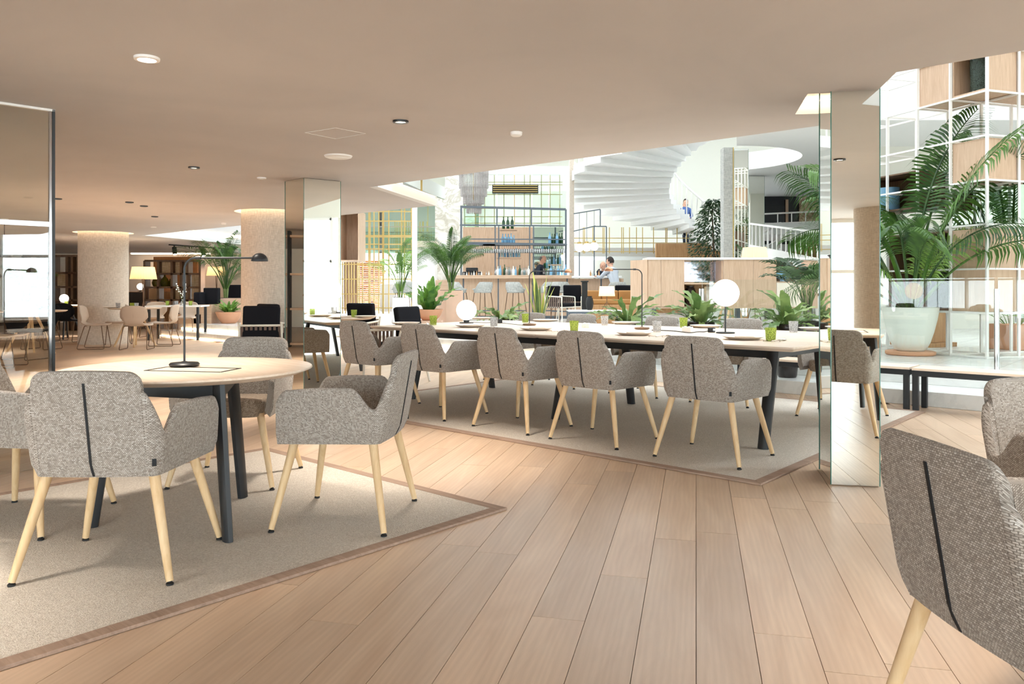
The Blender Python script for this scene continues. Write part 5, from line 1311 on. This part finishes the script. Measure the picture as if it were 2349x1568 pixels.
# drum lamp behind the cabinet
def drum_lamp(label, p, h, R0, R1, hs, tri=True, scale=1.0, group='cream shaded lamps', pw=1.6):
    t = thing('shade_lamp', label, 'lamp', p, 0, group)
    m = MB(); N = 64; vs = []
    for k in range(N):
        a = 2*PI*k/N; w = 1+.012*(k % 2); vs += [(R0*w*math.cos(a), R0*w*math.sin(a), h), (R1*w*math.cos(a), R1*w*math.sin(a), h+hs)]
    m.add(vs, [(2*k, 2*((k+1) % N), 2*((k+1) % N)+1, 2*k+1) for k in range(N)]); m.obj('shade', M['shade'], t)
    for k in range(3):
        a = 2*PI*k/3+.3; m = MB(); m.tube([(R0*.75*math.cos(a), R0*.75*math.sin(a), 0), (0, 0, h*.62), (-.1*R0*math.cos(a), -.1*R0*math.sin(a), h+hs*.3)], .008*scale, 6); m.obj('tripod_leg', M['oakdark'], t, 60)
    m = MB(); m.ball((0, 0, h+hs*.45), .035*scale, 12, 8); b = m.obj('bulb', M['lampinner'], t)
    d = bpy.data.lights.new('shade_light', 'POINT'); d.energy = pw; d.color = (1, .8, .55); d.shadow_soft_size = .05; o = bpy.data.objects.new('shade_light', d); COL.objects.link(o); o.parent = t; o.location = (0, 0, h+hs*.6)
    return t
drum_lamp('wide white drum lamp shade showing above the oak cabinet', Vector((X(1731, 14.6), 14.6, PLAT)), Z(592, 14.6)-PLAT-.06, .245, .21, .26, group='cream shaded lamps')
# lounge in front of the bar
YT = 17.0
t = thing('low_table', 'grey framed low table with pale top in front of the tan sofa', 'table', Vector((X(1362, YT), YT, PLAT)))
m = MB(); m.box((0, 0, .335), (1.15, .62, .03)); m.obj('top', M['porcelain'], t, bevel=.004)
for sy in (-1, 1): m = MB(); m.box((0, sy*.30, .30), (1.15, .03, .04)); m.obj('rail', M['steelgrey'], t)
for sx in (-1, 1):
    for sy in (-1, 1): m = MB(); m.box((sx*.55, sy*.29, .14), (.035, .035, .28)); m.obj('leg', M['steelgrey'], t)
drum_lamp('small table lamp with cream pleated shade on the low table', Vector((X(1392, YT), YT, PLAT+.351)), .30, .175, .155, .215, True, .7)
vase('black_vase', 'matt black bottle vase on the low table', 'vase', Vector((X(1352, YT), YT-.05, PLAT+.351)), [(0, 0), (.05, 0), (.075, .06), (.085, .15), (.07, .25), (.045, .285), (.062, .30), (.05, .30), (.03, .28), (0, .2)], 'blackmatte')
t = thing('black_stand', 'square black stand beside the low table', 'stand', Vector((X(1341, 17.6), 17.6, PLAT))); m = MB(); m.box((0, 0, .48), (.12, .12, .96)); m.obj('post', M['blackmatte'], t, bevel=.004); m = MB(); m.box((0, 0, .975), (.16, .16, .03)); m.obj('cap', M['blackmatte'], t)
t = thing('tan_sofa', 'tan leather sofa on an oak base behind the cream table lamp', 'sofa', Vector((X(1402, 18.6), 18.6, PLAT)))
m = MB(); m.box((0, 0, .22), (1.25, .75, .44)); m.obj('base', M['oakwarm'], t, bevel=.006); m = MB(); m.box((0, -.02, .50), (1.2, .6, .12)); m.obj('seat_cushion', M['tan'], t, bevel=.03)
for k in (-1, 0, 1): m = MB(); m.box((k*.41, .30, .62), (.40, .15, .30)); m.obj('back_cushion', M['tan'], t, bevel=.03)
# ================================================================== left dining area and lounge chairs
# ---- shell chairs on wire sled frames
def rpath(pts, r=.03, n=4):
    """polyline with rounded corners"""
    P = [Vector(p) for p in pts]; out = [P[0]]
    for i in range(1, len(P)-1):
        a = (P[i-1]-P[i]).normalized(); b = (P[i+1]-P[i]).normalized()
        p0, p1 = P[i]+a*r, P[i]+b*r
        for k in range(n+1): s = k/n; out.append(p0.lerp(P[i], s).lerp(P[i].lerp(p1, s), s))
    out.append(P[-1]); return out
def shell_meshes():
    m = MB(); prof = [(.24, .455), (.20, .440), (.10, .430), (0, .432), (-.10, .438), (-.16, .452), (-.20, .49), (-.215, .55), (-.225, .62), (-.24, .70), (-.252, .77), (-.258, .80)]
    wid = [.20, .22, .23, .23, .21, .17, .15, .19, .235, .235, .215, .19]; NX = 9; vs = []
    for (y, z), w in zip(prof, wid):
        bk = sstep(.47, .6, z)
        for i in range(NX):
            x = -1+2*i/(NX-1); vs.append((x*w, y+bk*.06*x*x, z+.012*x*x*(1-bk)-.03*bk*abs(x)**4))
    fs = [(a*NX+i, a*NX+i+1, (a+1)*NX+i+1, (a+1)*NX+i) for a in range(len(prof)-1) for i in range(NX-1)]
    m.add(vs, fs); shell = m.mesh('shell', 60); shell.materials.append(M['shellchair'])
    f = MB()
    for s in (-1, 1): f.tube(rpath([(s*.10, .14, .43), (s*.20, .16, .43), (s*.235, .22, .012), (s*.235, -.24, .012), (s*.20, -.12, .43), (s*.10, -.10, .43)], .035), .0075, 7)
    fr = f.mesh('sled_frame', 60); fr.materials.append(M['oakdark'])
    sm = MB(); sm.tube([(0, -.185, .47), (0, -.222, .55), (0, -.247, .70), (0, -.264, .80)], .0035, 5); sm = sm.mesh('back_seam'); sm.materials.append(M['strap'])
    return shell, fr, sm
SHM = shell_meshes()
def shell_chair(label, x, y, rz, group='taupe shell chairs on wire frames', mat_=None):
    t = thing('shell_chair', label, 'chair', Vector((x, y, 0)), rz, group)
    o = link('shell', SHM[0], t); s = o.modifiers.new('t', 'SOLIDIFY'); s.thickness = .022; s.offset = 0
    link('sled_frame', SHM[1], t); link('back_seam', SHM[2], t)
    if mat_:
        o.material_slots[0].link = 'OBJECT'; o.material_slots[0].material = mat_
    return t
def cone_table(label, x, y, R=.46, top='oaktop', z0=0.0, leg='oak', nl=4, group='small round tables'):
    t = thing('small_round_table', label, 'table', Vector((x, y, z0)), .4, group)
    m = MB(); m.lathe([(0, .74), (R, .74), (R, .732), (R-.03, .715), (0, .715)], n=48); m.obj('table_top', M[top], t, 40)
    for k in range(nl):
        a = 2*PI*k/nl; c, s = math.cos(a), math.sin(a); m = MB(); m.tube([(.36*c, .36*s, 0), (.06*c, .06*s, .72)], [.017, .024], 12); m.obj('leg', M[leg], t, 60)
    return t
tx, ty = -7.22, 14.95
cone_table('round table on crossed oak legs beside the left linen column', tx, ty, .47)
shell_chair('taupe shell chair in side view left of the small round table', X(214, 14.3), 14.35, face(1, .25))
shell_chair('taupe shell chair seen from behind in front of the small round table', X(318, 14.25), 14.2, face(-.15, 1))
shell_chair('taupe shell chair in side view right of the small round table', X(377, 15.1), 15.1, face(-1, -.1))
shell_chair('taupe shell chair between the small round table and the linen column', X(268, 15.45), 15.5, face(.5, -.85))
for x, y, me, nme, lb, cat in ((255, 703, plate_me, 'dinner_plate', 'plate on the small round table, left one', 'plate'), (298, 702, plate_me, 'dinner_plate', 'plate on the small round table, right one', 'plate'), (271, 703, TC, 'clear_tumbler', 'clear tumbler on the small round table, left one', 'glass'), (303, 704, TG, 'green_tumbler', 'lime green tumbler on the small round table', 'glass'), (313, 704, TC, 'clear_tumbler', 'clear tumbler beside the lime green one on the small round table', 'glass')):
    Yt = ty-.2+.4*(hash(lb) % 2)*0; single(nme, me, lb, cat, Vector((X(x, Yt), Yt, .7405)), 0)
# second row table with white top
t = thing('dining_table', 'long white topped table behind the shell chairs', 'table', Vector((X(408, 17.0), 17.0, 0)), .12)
m = MB(); m.box((0, 0, .725), (1.15, .7, .03)); m.obj('table_top', M['porcelain'], t, bevel=.003)
for sx in (-1, 1):
    for sy in (-1, 1): m = MB(); m.box((sx*.5, sy*.3, .355), (.05, .05, .71)); m.obj('leg', M['black'], t)
for x, w in ((352, 'left'), (425, 'right')): shell_chair('pale shell chair facing the viewer behind the white topped table, %s one' % w, X(x, 17.75), 17.75, face(.1, -1), 'shell chairs behind the white topped table')
for x, me, nme, lb, cat in ((384, TG, 'green_tumbler', 'lime green tumbler on the white topped table, left one', 'glass'), (405, TC, 'clear_tumbler', 'clear tumbler on the white topped table', 'glass'), (437, TG, 'green_tumbler', 'lime green tumbler on the white topped table, right one', 'glass')):
    single(nme, me, lb, cat, Vector((X(x, 16.95), 16.95, .7405)))
t = thing('flower_vase', 'white blossom sprigs in a glass vase on the white topped table', 'vase', Vector((X(420, 17.05), 17.05, .7405)))
m = MB(); m.lathe([(0, 0), (.05, 0), (.055, .06), (.03, .11), (.035, .13)], n=16); m.obj('vase', M['clearglass'], t, 50)
rd = random.Random(2)
for k in range(4):
    a = rd.uniform(0, 6.28); tip = Vector((.16*math.cos(a)-.08, .1*math.sin(a), rd.uniform(.25, .42))); m = MB(); m.tube([(0, 0, .03), tip*.5+Vector((0, 0, .06)), tip], .003, 5)
    s = m.obj('sprig', M['stem'], t); f = MB()
    for i in range(6): f.ball(tip*(.5+.1*i)+Vector((rd.uniform(-.03, .03), rd.uniform(-.03, .03), .05)), .014, 6, 4)
    f.obj('blossom', M['paper'], s)
# black booth on the raised floor
t = thing('booth_sofa', 'black cushioned booth on a pale oak base at the top of the lit steps', 'sofa', Vector((X(438, 18.5), 18.5, PLAT-.0)), 0)
m = MB(); m.box((0, 0, .11), (.75, .7, .22)); m.obj('base', M['oakbox_x'], t, bevel=.004); m = MB(); m.box((.41, 0, .22), (.42, .7, .44)); m.obj('side_block', M['oakbox_x'], t, bevel=.004)
m = MB(); m.box((-.08, 0, .27), (.58, .66, .11)); m.obj('seat_cushion', M['blackcloth'], t, bevel=.02); m = MB(); m.box((.27, 0, .52), (.16, .66, .42)); m.obj('back_cushion', M['blackcloth'], t, bevel=.03); m = MB(); m.box((.46, .1, .64), (.34, .2, .38)); m.obj('bolster', M['blackcloth'], t, bevel=.02)
t = thing('booth_sofa', 'black booth back half hidden behind the palm planter', 'sofa', Vector((X(552, 20.6), 20.6, PLAT)), 0)
m = MB(); m.box((0, 0, .25), (.7, .6, .5)); m.obj('base', M['oakbox_x'], t, bevel=.004); m = MB(); m.box((0, -.05, .70), (.7, .2, .42)); m.obj('back_cushion', M['blackcloth'], t, bevel=.03)
# ---- brown lattice shelving dividers
def lattice(label, x0, x1, y0, y1, Y, vs, hs, panels, group='brown lattice dividers'):
    t = thing('lattice_divider', label, 'divider', Vector((0, Y, 0)), 0, group)
    for x in vs: m = MB(); m.bar((X(x, Y), 0, 0), (X(x, Y), 0, Z(y0, Y)), .06, .30); m.obj('upright', M['oakdark'], t)
    for y in hs: m = MB(); m.bar((X(x0, Y), 0, Z(y, Y)), (X(x1, Y), 0, Z(y, Y)), .30, .05); m.obj('shelf', M['oakdark'], t)
    for (a, b, c, d, mm) in panels: m = MB(); bx(m, X(a, Y)+.03, X(b, Y)-.03, .02, .04, Z(d, Y)+.03, Z(c, Y)-.03); m.obj('woven_panel', M[mm], t)
    return t
M['weave'] = make_linen('woven_screen', (182, 152, 114), (220, 194, 158), 40)
lattice('brown lattice divider with olive glass jars behind the pleated floor lamp', 337, 464, 598, 690, 21.5, [337, 368, 399, 420, 435, 463], [598, 628, 659, 688], [(368, 399, 598, 628, 'weave'), (399, 432, 598, 628, 'weave'), (399, 432, 659, 688, 'weave'), (437, 463, 628, 659, 'weave'), (437, 463, 659, 688, 'weave'), (338, 367, 659, 690, 'oakwarm')])
lattice('brown lattice divider at the far left beside the glass partition', 60, 186, 587, 700, 20.5, [60, 95, 128, 160, 172, 186], [587, 626, 658, 688], [(128, 160, 626, 658, 'weave'), (172, 186, 587, 626, 'weave'), (60, 95, 626, 658, 'weave')])
for x, k, w in ((359, 1.0, 'left one'), (378, 1.0, 'right one'), (390, .62, 'small one')):
    vase('demijohn', 'olive green glass demijohn on the lattice divider, '+w, 'bottle', Vector((X(x, 21.5), 21.5, Z(659, 21.5)+.027)), [(0, 0), (.08*k, 0), (.10*k, .03*k), (.12*k, .10*k), (.09*k, .20*k), (.03*k, .27*k), (.022*k, .33*k), (.03*k, .34*k), (0, .34*k)], 'demijohn')
# backlit log wall behind the divider
mb = MB(); bx(mb, X(352, 24.6), X(452, 24.6), 24.6, 24.75, 0, 2.1); o = mb.obj('log_wall_panel', M['brick']); tag(o, 'orange brown split log panel behind the lattice divider', 'wall panel')
mb = MB(); bx(mb, X(300, 24.9), X(480, 24.9), 24.90, 25.0, CEIL-.04, CEIL-.001); o = mb.obj('linear_light', M['led2']); tag(o, 'linear ceiling light washing the wall behind the lattice divider', 'light')
# pleated floor lamp, globe lamp, sofa
drum_lamp('large cream pleated floor lamp in front of the lattice divider', Vector((X(329, 17.9), 17.9, 0)), 1.32, .285, .235, .28, True, 1.3, pw=4)
drum_lamp('cream pleated floor lamp behind the palm at the top of the steps', Vector((X(497, 22.6), 22.6, 0)), 1.47, .28, .23, .26, True, 1.3, pw=4)
t = thing('brown_sofa', 'dark brown sofa with oak frame against the far wall', 'sofa', Vector((X(300, 22.0), 22.0, 0)))
m = MB(); m.box((0, 0, .3), (1.3, .7, .35)); m.obj('seat', M['rattan'], t, bevel=.03); m = MB(); m.box((0, .3, .72), (1.3, .18, .55)); m.obj('back', M['rattan'], t, bevel=.05)
for sx in (-1, 1): m = MB(); m.box((sx*.68, 0, .38), (.05, .7, .76)); m.obj('arm_frame', M['oakwarm'], t, bevel=.01)
m = MB(); m.box((0, 0, .5), (2.4, .35, 1.0)); o = m.obj('wall_ledge', M['oakwarm'], bevel=.005); o.location = (X(320, 24.6), 24.25, 0); tag(o, 'oak ledge along the far wall', 'ledge')
t = globe_lamp('small glowing globe lamp on the oak ledge of the far wall', Vector((X(322, 24.3), 24.3, 1.001)), .10, .16, False)
# track lights
def track(label, p, q, heads):
    p, q = Vector(p), Vector(q); t = thing('track_light', label, 'track light', p, 0, 'black ceiling track lights'); d = q-p
    m = MB(); m.bar((0, 0, 0), d, .035, .03); m.obj('track', M['blackmatte'], t)
    for k in heads:
        c = d*k; m = MB(); m.tube([c, c+Vector((0, 0, -.10))], .02, 8); h = m.obj('bracket', M['blackmatte'], t); m = MB(); m.tube([c+Vector((0, 0, -.06)), c+Vector((.04, -.05, -.24))], .055, 14); m.obj('spot_head', M['blackmatte'], t, 50)
        m = MB(); m.tube([c+Vector((.04, -.05, -.24)), c+Vector((.041, -.051, -.244))], .045, 14); m.obj('lens', M['spotface'], t)
    return t
track('black ceiling track with three spot heads beside the palm', on(388, 561, CEIL-.016), on(560, 573, CEIL-.016), (.06, .42, .80))
track('short black ceiling track near the far white wall', on(292, 589, CEIL-.016), on(345, 590, CEIL-.016), (.55,))
# tables and chairs near and behind the glass partition
cone_table('round table with glowing lamp at the far left behind the shell chair', X(150, 17.2), 17.2, .6, 'oaktop', 0, 'black')
globe_lamp('glowing globe lamp on the far left round table', Vector((X(147, 17.0), 17.0, .7405)), .09, .15, False)
single('green_tumbler', TG, 'lime green tumbler on the far left round table', 'glass', Vector((X(152, 16.8), 16.8, .7405)))
blk = M['blackcloth']
shell_chair('dark shell chair at the far left round table, right one', X(162, 16.3), 16.3, face(.2, 1), 'dark shell chairs at the far left', blk)
shell_chair('dark shell chair at the far left round table, left one', X(105, 16.6), 16.6, face(.6, .6), 'dark shell chairs at the far left', blk)
cone_table('round table seen through the glass partition', X(70, 13.2), 13.2, .55, 'oaktop', 0, 'oak')
shell_chair('dark shell chair seen through the glass partition, near one', X(60, 12.2), 12.2, face(.3, 1), 'dark shell chairs behind the glass', blk)
shell_chair('dark shell chair seen through the glass partition, far one', X(95, 14.2), 14.2, face(-.2, -1), 'dark shell chairs behind the glass', blk)
shell_chair('taupe shell chair seen through the glass partition at the photo edge', X(10, 11.0), 11.0, face(1, .2), 'shell chairs behind the glass')
t = thing('pendant_lamp', 'bell shaped pendant lamp hanging behind the glass partition', 'pendant lamp', Vector((X(10, 12.6), 12.6, 1.62)))
m = MB(); m.tube([(0, 0, .1), (0, 0, CEIL-1.62)], .005, 6); m.obj('cord', M['blackmatte'], t); m = MB(); m.lathe([(.11, 0), (.10, .06), (.05, .13), (.02, .16), (0, .17)], n=24); m.obj('shade', M['steelgrey'], t, 50); m = MB(); m.lathe([(0, .62), (.06, .615), (.06, .60), (0, .6)], n=16); m.obj('rose', M['whitemetal'], t)
t = palm_in_block('potted_palm', 'leafy plant seen through the glass partition', Vector((X(60, 18.5), 18.5, 0)), (.8, .4, .8), 'oakdark', 10, 57, AR2, (.6, .9), 3, .2)
# tilted oak boxes on a shelf frame, seen in the left face of the central mirrored column
t = thing('box_shelf', 'shelf frame with tilted oak boxes seen in the central mirrored column', 'shelving', Vector((-9.2, 9.5, 0)), -PI/2-.15)
for x in (-1.4, -.4, .6, 1.6): m = MB(); m.box((x, 0, 1.1), (.05, .3, 2.2)); m.obj('upright', M['blackmatte'], t)
for z in (.06, .72, 1.38, 2.1): m = MB(); m.box((.1, 0, z), (3.1, .3, .04)); m.obj('shelf', M['oakbox_x'], t)
for i, x in enumerate((-.9, .1, 1.1)):
    for z in (.95, 1.6): m = MB(); m.box((0, 0, 0), (.42, .30, .26)); o = m.obj('oak_box', M['oakwarm'], t, bevel=.004); o.location = (x, 0, z+.05); o.rotation_euler = (0, .45, 0)

# ---- strap armchairs with black cushions
def strap_chair(label, x, y, z, rz, rope=False, group='cream framed strap armchairs'):
    t = thing('strap_armchair', label, 'chair', Vector((x, y, z)), rz, group)
    for s in (-1, 1):
        m = MB(); m.tube(rpath([(s*.27, .25, 0), (s*.27, .23, .62), (s*.27, -.20, .64)], .03), .014, 8); m.obj('arm_frame', M['creamframe'], t, 60)
        m = MB(); m.tube(rpath([(s*.27, -.32, 0), (s*.25, -.22, .40), (s*.25, -.30, .86 if rope else .70)], .03), .014, 8); m.obj('back_post', M['creamframe'], t, 60)
        for k in range(7):
            yy = -.16+.055*k; m = MB(); m.box((s*.27, yy, .50), (.008, .032, .27)); m.obj('side_strap', M['strap'], t)
    zt_ = .86 if rope else .66; yt_ = -.30 if rope else -.262; m = MB(); m.tube([(-.25, yt_, zt_), (.25, yt_, zt_)], .014, 8); m.obj('top_rail', M['creamframe'], t, 60)
    m = MB(); m.tube(rpath([(-.25, .23, .38), (.25, .23, .38), (.25, -.21, .38), (-.25, -.21, .38), (-.25, .23, .38)], .02), .014, 8); m.obj('seat_frame', M['creamframe'], t, 60)
    n = 9 if not rope else 15
    for k in range(n):
        xx = -.22+.44*k/(n-1); m = MB(); w = .03 if not rope else .012; m.bar((xx, -.225, .39), (xx, yt_-.005, zt_-.01), w, .006, (0, 1, 0)); m.obj('back_strap', M['strap' if not rope else 'rope'], t)
    m = MB(); m.box((0, .02, .43), (.46, .44, .09)); m.obj('seat_cushion', M['blackcloth'], t, bevel=.025)
    m = MB(); m.box((0, 0, 0), (.44, .08, .40)); o = m.obj('back_cushion', M['blackcloth'], t, bevel=.025); o.location = (0, -.205, .68 if rope else .70); o.rotation_euler = (-.17, 0, 0)
    return t
p = on(600, 812); strap_chair('cream framed strap armchair with black cushion in front of the right linen column', X(606, 9.8), 9.8, 0, face(-.15, 1)); 
strap_chair('cream framed strap armchair half hidden by the central mirrored column', X(640, 10.9), 10.9, 0, face(.6, .8))
strap_chair('strap armchair with black cushion behind the green tumbler of the far round table', X(815, 11.2), 11.15, 0, face(-.3, -.95))
strap_chair('strap armchair with black cushion left of the bird nest fern', X(905, 9.3), 9.3, 0, face(-1, .55))
strap_chair('cream framed rope armchair in front of the bar, left one', X(1285, 18.2), 18.2, PLAT, face(.75, -.6), True)
strap_chair('cream framed strap armchair in front of the bar, right one', X(1318, 17.9), 18.9, PLAT, face(-.2, -1))
strap_chair('cream framed strap armchair behind the tan sofa', X(1428, 19.5), 19.6, PLAT, face(-.4, -1))
# A-frame table behind the oak cabinet
t = thing('trestle_table', 'dark topped table on splayed oak legs seen under the oak cabinet', 'table', Vector((X(1740, 15.2), 15.2, PLAT)))
m = MB(); m.box((.2, 0, .70), (1.9, .8, .05)); m.obj('table_top', M['oakdark'], t, bevel=.004)
for sx in (-.55, .75):
    for k in (-1, 1):
        for sy in (-1, 1): m = MB(); m.tube([(sx+k*.18, sy*.3, 0), (sx+k*.04, sy*.25, .68)], .024, 10); m.obj('leg', M['oak'], t, 60)
# ================================================================== people
def skin_body(name, joints, edges, m, parent, root=0):
    me = bpy.data.meshes.new(name); me.from_pydata([j[0] for j in joints], edges, [])
    o = bpy.data.objects.new(name, me); COL.objects.link(o); o.parent = parent
    o.modifiers.new('skin', 'SKIN')
    for i, s in enumerate(me.skin_vertices[0].data): s.radius = (joints[i][1], joints[i][2] if len(joints[i]) > 2 else joints[i][1]); s.use_root = (i == root)
    sub = o.modifiers.new('sub', 'SUBSURF'); sub.levels = 1; sub.render_levels = 2
    me.materials.append(m); return o
def head(parent, c, tilt, rz, hair, bald=False, skin='skin'):
    e = MB(); n, k = 20, 14
    for i in range(k+1):
        pass
    e.ball((0, 0, 0), .1, n, k, (.78, .95, 1.18))
    e.v = [(x*(1-.22*max(0, -z/.118)), y+(.012 if z < -.03 and y > 0 else 0), z) for x, y, z in e.v]
    e.ball((0, .098, -.012), .017, 10, 8, (.8, 1.1, 1.4))                                  # nose
    for s in (-1, 1): e.ball((s*.078, -.004, -.008), .022, 8, 6, (.4, .8, 1.2))              # ears
    e.ball((0, .082, -.062), .022, 10, 6, (1.1, .5, .35))                                  # lips
    o = e.obj('head', M[skin], parent, 80)
    for s in (-1, 1):
        q = MB(); q.ball((s*.03, .088, .014), .009, 8, 6); q.obj('eye', M['hairdark'], o)
    h = MB()
    if not bald:
        h.ball((0, -.012, .022), .106, 20, 12, (.80, .98, 1.14)); h.v = [p for p in h.v]
        keep = [f for f in h.f if all(not (h.v[i][1] > .045 and h.v[i][2] < .075) and h.v[i][2] > -.055 for i in f)]; h.f = keep
    else:
        h.ball((0, -.012, .0), .104, 20, 12, (.80, .98, 1.0)); h.f = [f for f in h.f if all(h.v[i][1] < .0 and -.06 < h.v[i][2] < .055 for i in f)]
    h.obj('hair', M[hair], o, 80)
    o.location = c; o.rotation_euler = (tilt, 0, rz); return o
def hand(parent, p, d, up, m='skin'):
    d = Vector(d).normalized(); up = Vector(up); s = d.cross(up).normalized(); up = s.cross(d); p = Vector(p)
    J = [(p, .022, .014), (p+d*.05, .036, .014), (p+d*.085, .038, .013)]; E = [(0, 1), (1, 2)]
    for k in range(4):
        b = p+d*.085+s*((k-1.5)*.019); l = (.062, .075, .070, .054)[k]; i = len(J)
        J += [(b+d*.012, .009), (b+d*l*.6-up*.012, .008), (b+d*l*.9-up*.035, .007)]; E += [(2, i), (i, i+1), (i+1, i+2)]
    b = p+d*.03+s*.034; i = len(J); J += [(b, .011), (b+d*.03+s*.022-up*.006, .009), (b+d*.058+s*.018-up*.018, .008)]; E += [(1, i), (i, i+1), (i+1, i+2)]
    return skin_body('hand', J, E, M[m], parent)
def person(label, loc, rz, top, legs_m, hair, bald, pose, seat=None, headtilt=(0, 0), lean=.0, arms=None, shirt=None):
    """upper body leaning forward (+Y); legs seated or standing"""
    t = thing('person', label, 'person', loc, rz)
    hz = seat if seat else .92
    c = Vector((0, lean*.5, hz+.50)); nk = Vector((0, lean*.5+.02, hz+.57)); hd = Vector((0, lean*.5+.05+lean*.08, hz+.71))
    J = [(Vector((0, 0, hz)), .15, .11), (Vector((0, lean*.12, hz+.17)), .14, .10), (Vector((0, lean*.36, hz+.36)), .165, .11), (c, .12, .08), (nk, .055, .055)]; E = [(0, 1), (1, 2), (2, 3), (3, 4)]
    for i, s in enumerate((-1, 1)):
        sh = c+Vector((s*.17, 0, -.03)); el, wr = arms[i]; el, wr = Vector(el)+Vector((0, 0, hz)), Vector(wr)+Vector((0, 0, hz)); k = len(J)
        J += [(sh, .065), (el, .048), (wr, .034)]; E += [(3, k), (k, k+1), (k+1, k+2)]
    body = skin_body('body', J, E, M[top], t)
    for i in (0, 1):
        el, wr = Vector(arms[i][0])+Vector((0, 0, hz)), Vector(arms[i][1])+Vector((0, 0, hz)); hand(body, wr, wr-el, (0, 0, 1))
    nm_ = MB(); nm_.tube([nk-Vector((0, .01, .04)), hd-Vector((0, .015, .06))], [.052, .048], 12); nm_.obj('neck', M['skin'], body, 60)
    head(body, hd, headtilt[0], headtilt[1], hair, bald)
    if shirt:
        s = MB(); a = c+Vector((0, .083, -.02)); s.add([a+Vector((-.05, -.015, .07)), a+Vector((.05, -.015, .07)), a+Vector((.03, .035, -.18)), a+Vector((-.03, .035, -.18))], [(0, 1, 2, 3)]); s.add([a+Vector((-.05, -.03, .07)), a+Vector((.05, -.03, .07)), a+Vector((.03, .0, -.18)), a+Vector((-.03, .0, -.18))], [(3, 2, 1, 0)]); s.obj('shirt', M[shirt], body)
    K = []; F = []
    J = [(Vector((0, 0, hz)), .145, .12)]; E = []
    for s in (-1, 1):
        if pose == 'sit': P = [(Vector((s*.09, .06, hz-.02)), .085), (Vector((s*.12, .42, hz-.03)), .062), (Vector((s*.12, .44, hz-.44)), .045), (Vector((s*.12, .56, hz-.47)), .04)]
        else: P = [(Vector((s*.09, 0, hz-.08)), .09), (Vector((s*.10, .03, .50)), .06), (Vector((s*.10, .0, .09)), .045), (Vector((s*.10, .14, .045)), .04)]
        k = len(J); J += P; E += [(0, k), (k, k+1), (k+1, k+2), (k+2, k+3)]
    skin_body('trousers', J, E, M[legs_m], body)
    return t
person('grey haired barman in a dark waistcoat and white shirt looking down behind the bar', Vector((X(1232, 22.1), 22.1, PLAT)), PI+1.15, 'navy', 'navy', 'hairgrey', True, 'stand', None, (-.55, 0), .22, (((-.24, .12, .22), (-.16, .34, .16)), ((.24, .12, .22), (.16, .34, .16))), 'shirt')
person('bald man in a dark jacket resting his face on his hand at the bar', Vector((X(1384, 21.9), 22.0, PLAT)), PI-.1, 'navy', 'navy', 'hairgrey', True, 'sit', .74, (-.25, .2), .26, (((-.28, .30, .36), (-.10, .46, .38)), ((.26, .28, .36), (.09, .27, .62))), 'shirt')
person('dark haired man in a pale grey hoodie sitting on a bar stool', Vector((X(1413, 20.25), 20.25, PLAT)), .55, 'hoodie', 'denim', 'hairdark', False, 'sit', .80, (-.15, .5), .34, (((-.24, .34, .30), (-.16, .58, .34)), ((.24, .34, .30), (.16, .58, .34))))
def stair_pt(i, R): a = th0+(th1-th0)*(i+.5)/NS; return Vector((AX+R*math.cos(a), AY+R*math.sin(a), zb0+i*dz+.24))
q = Vector((X(1547, 26.4), 26.4, 0)); q.z = Z(512, 26.4)
# two guests sitting on the stair: put on the tread that is nearest to where the photo shows them
def on_stair(px_, i):
    best = min((abs(CXP+(stair_pt(i, r).x/stair_pt(i, r).y)*FPX-px_), r) for r in [.95+.1*k for k in range(28)]); return stair_pt(i, best[1])
person('guest in blue sitting on the curved stair', on_stair(1545, 5), PI, 'denim', 'navy', 'hairdark', False, 'sit', .10, (0, 0), .1, (((-.22, .12, .22), (-.1, .3, .16)), ((.22, .12, .22), (.1, .3, .16))))
person('guest in dark clothes standing beyond the curved stair railing', Vector((X(1575, 28.6), 28.6, 2.52)), PI*.7, 'navy', 'navy', 'hairdark', False, 'stand', None, (0, 0), .05, (((-.24, .02, .22), (-.22, .1, 0)), ((.24, .02, .22), (.22, .1, 0))))
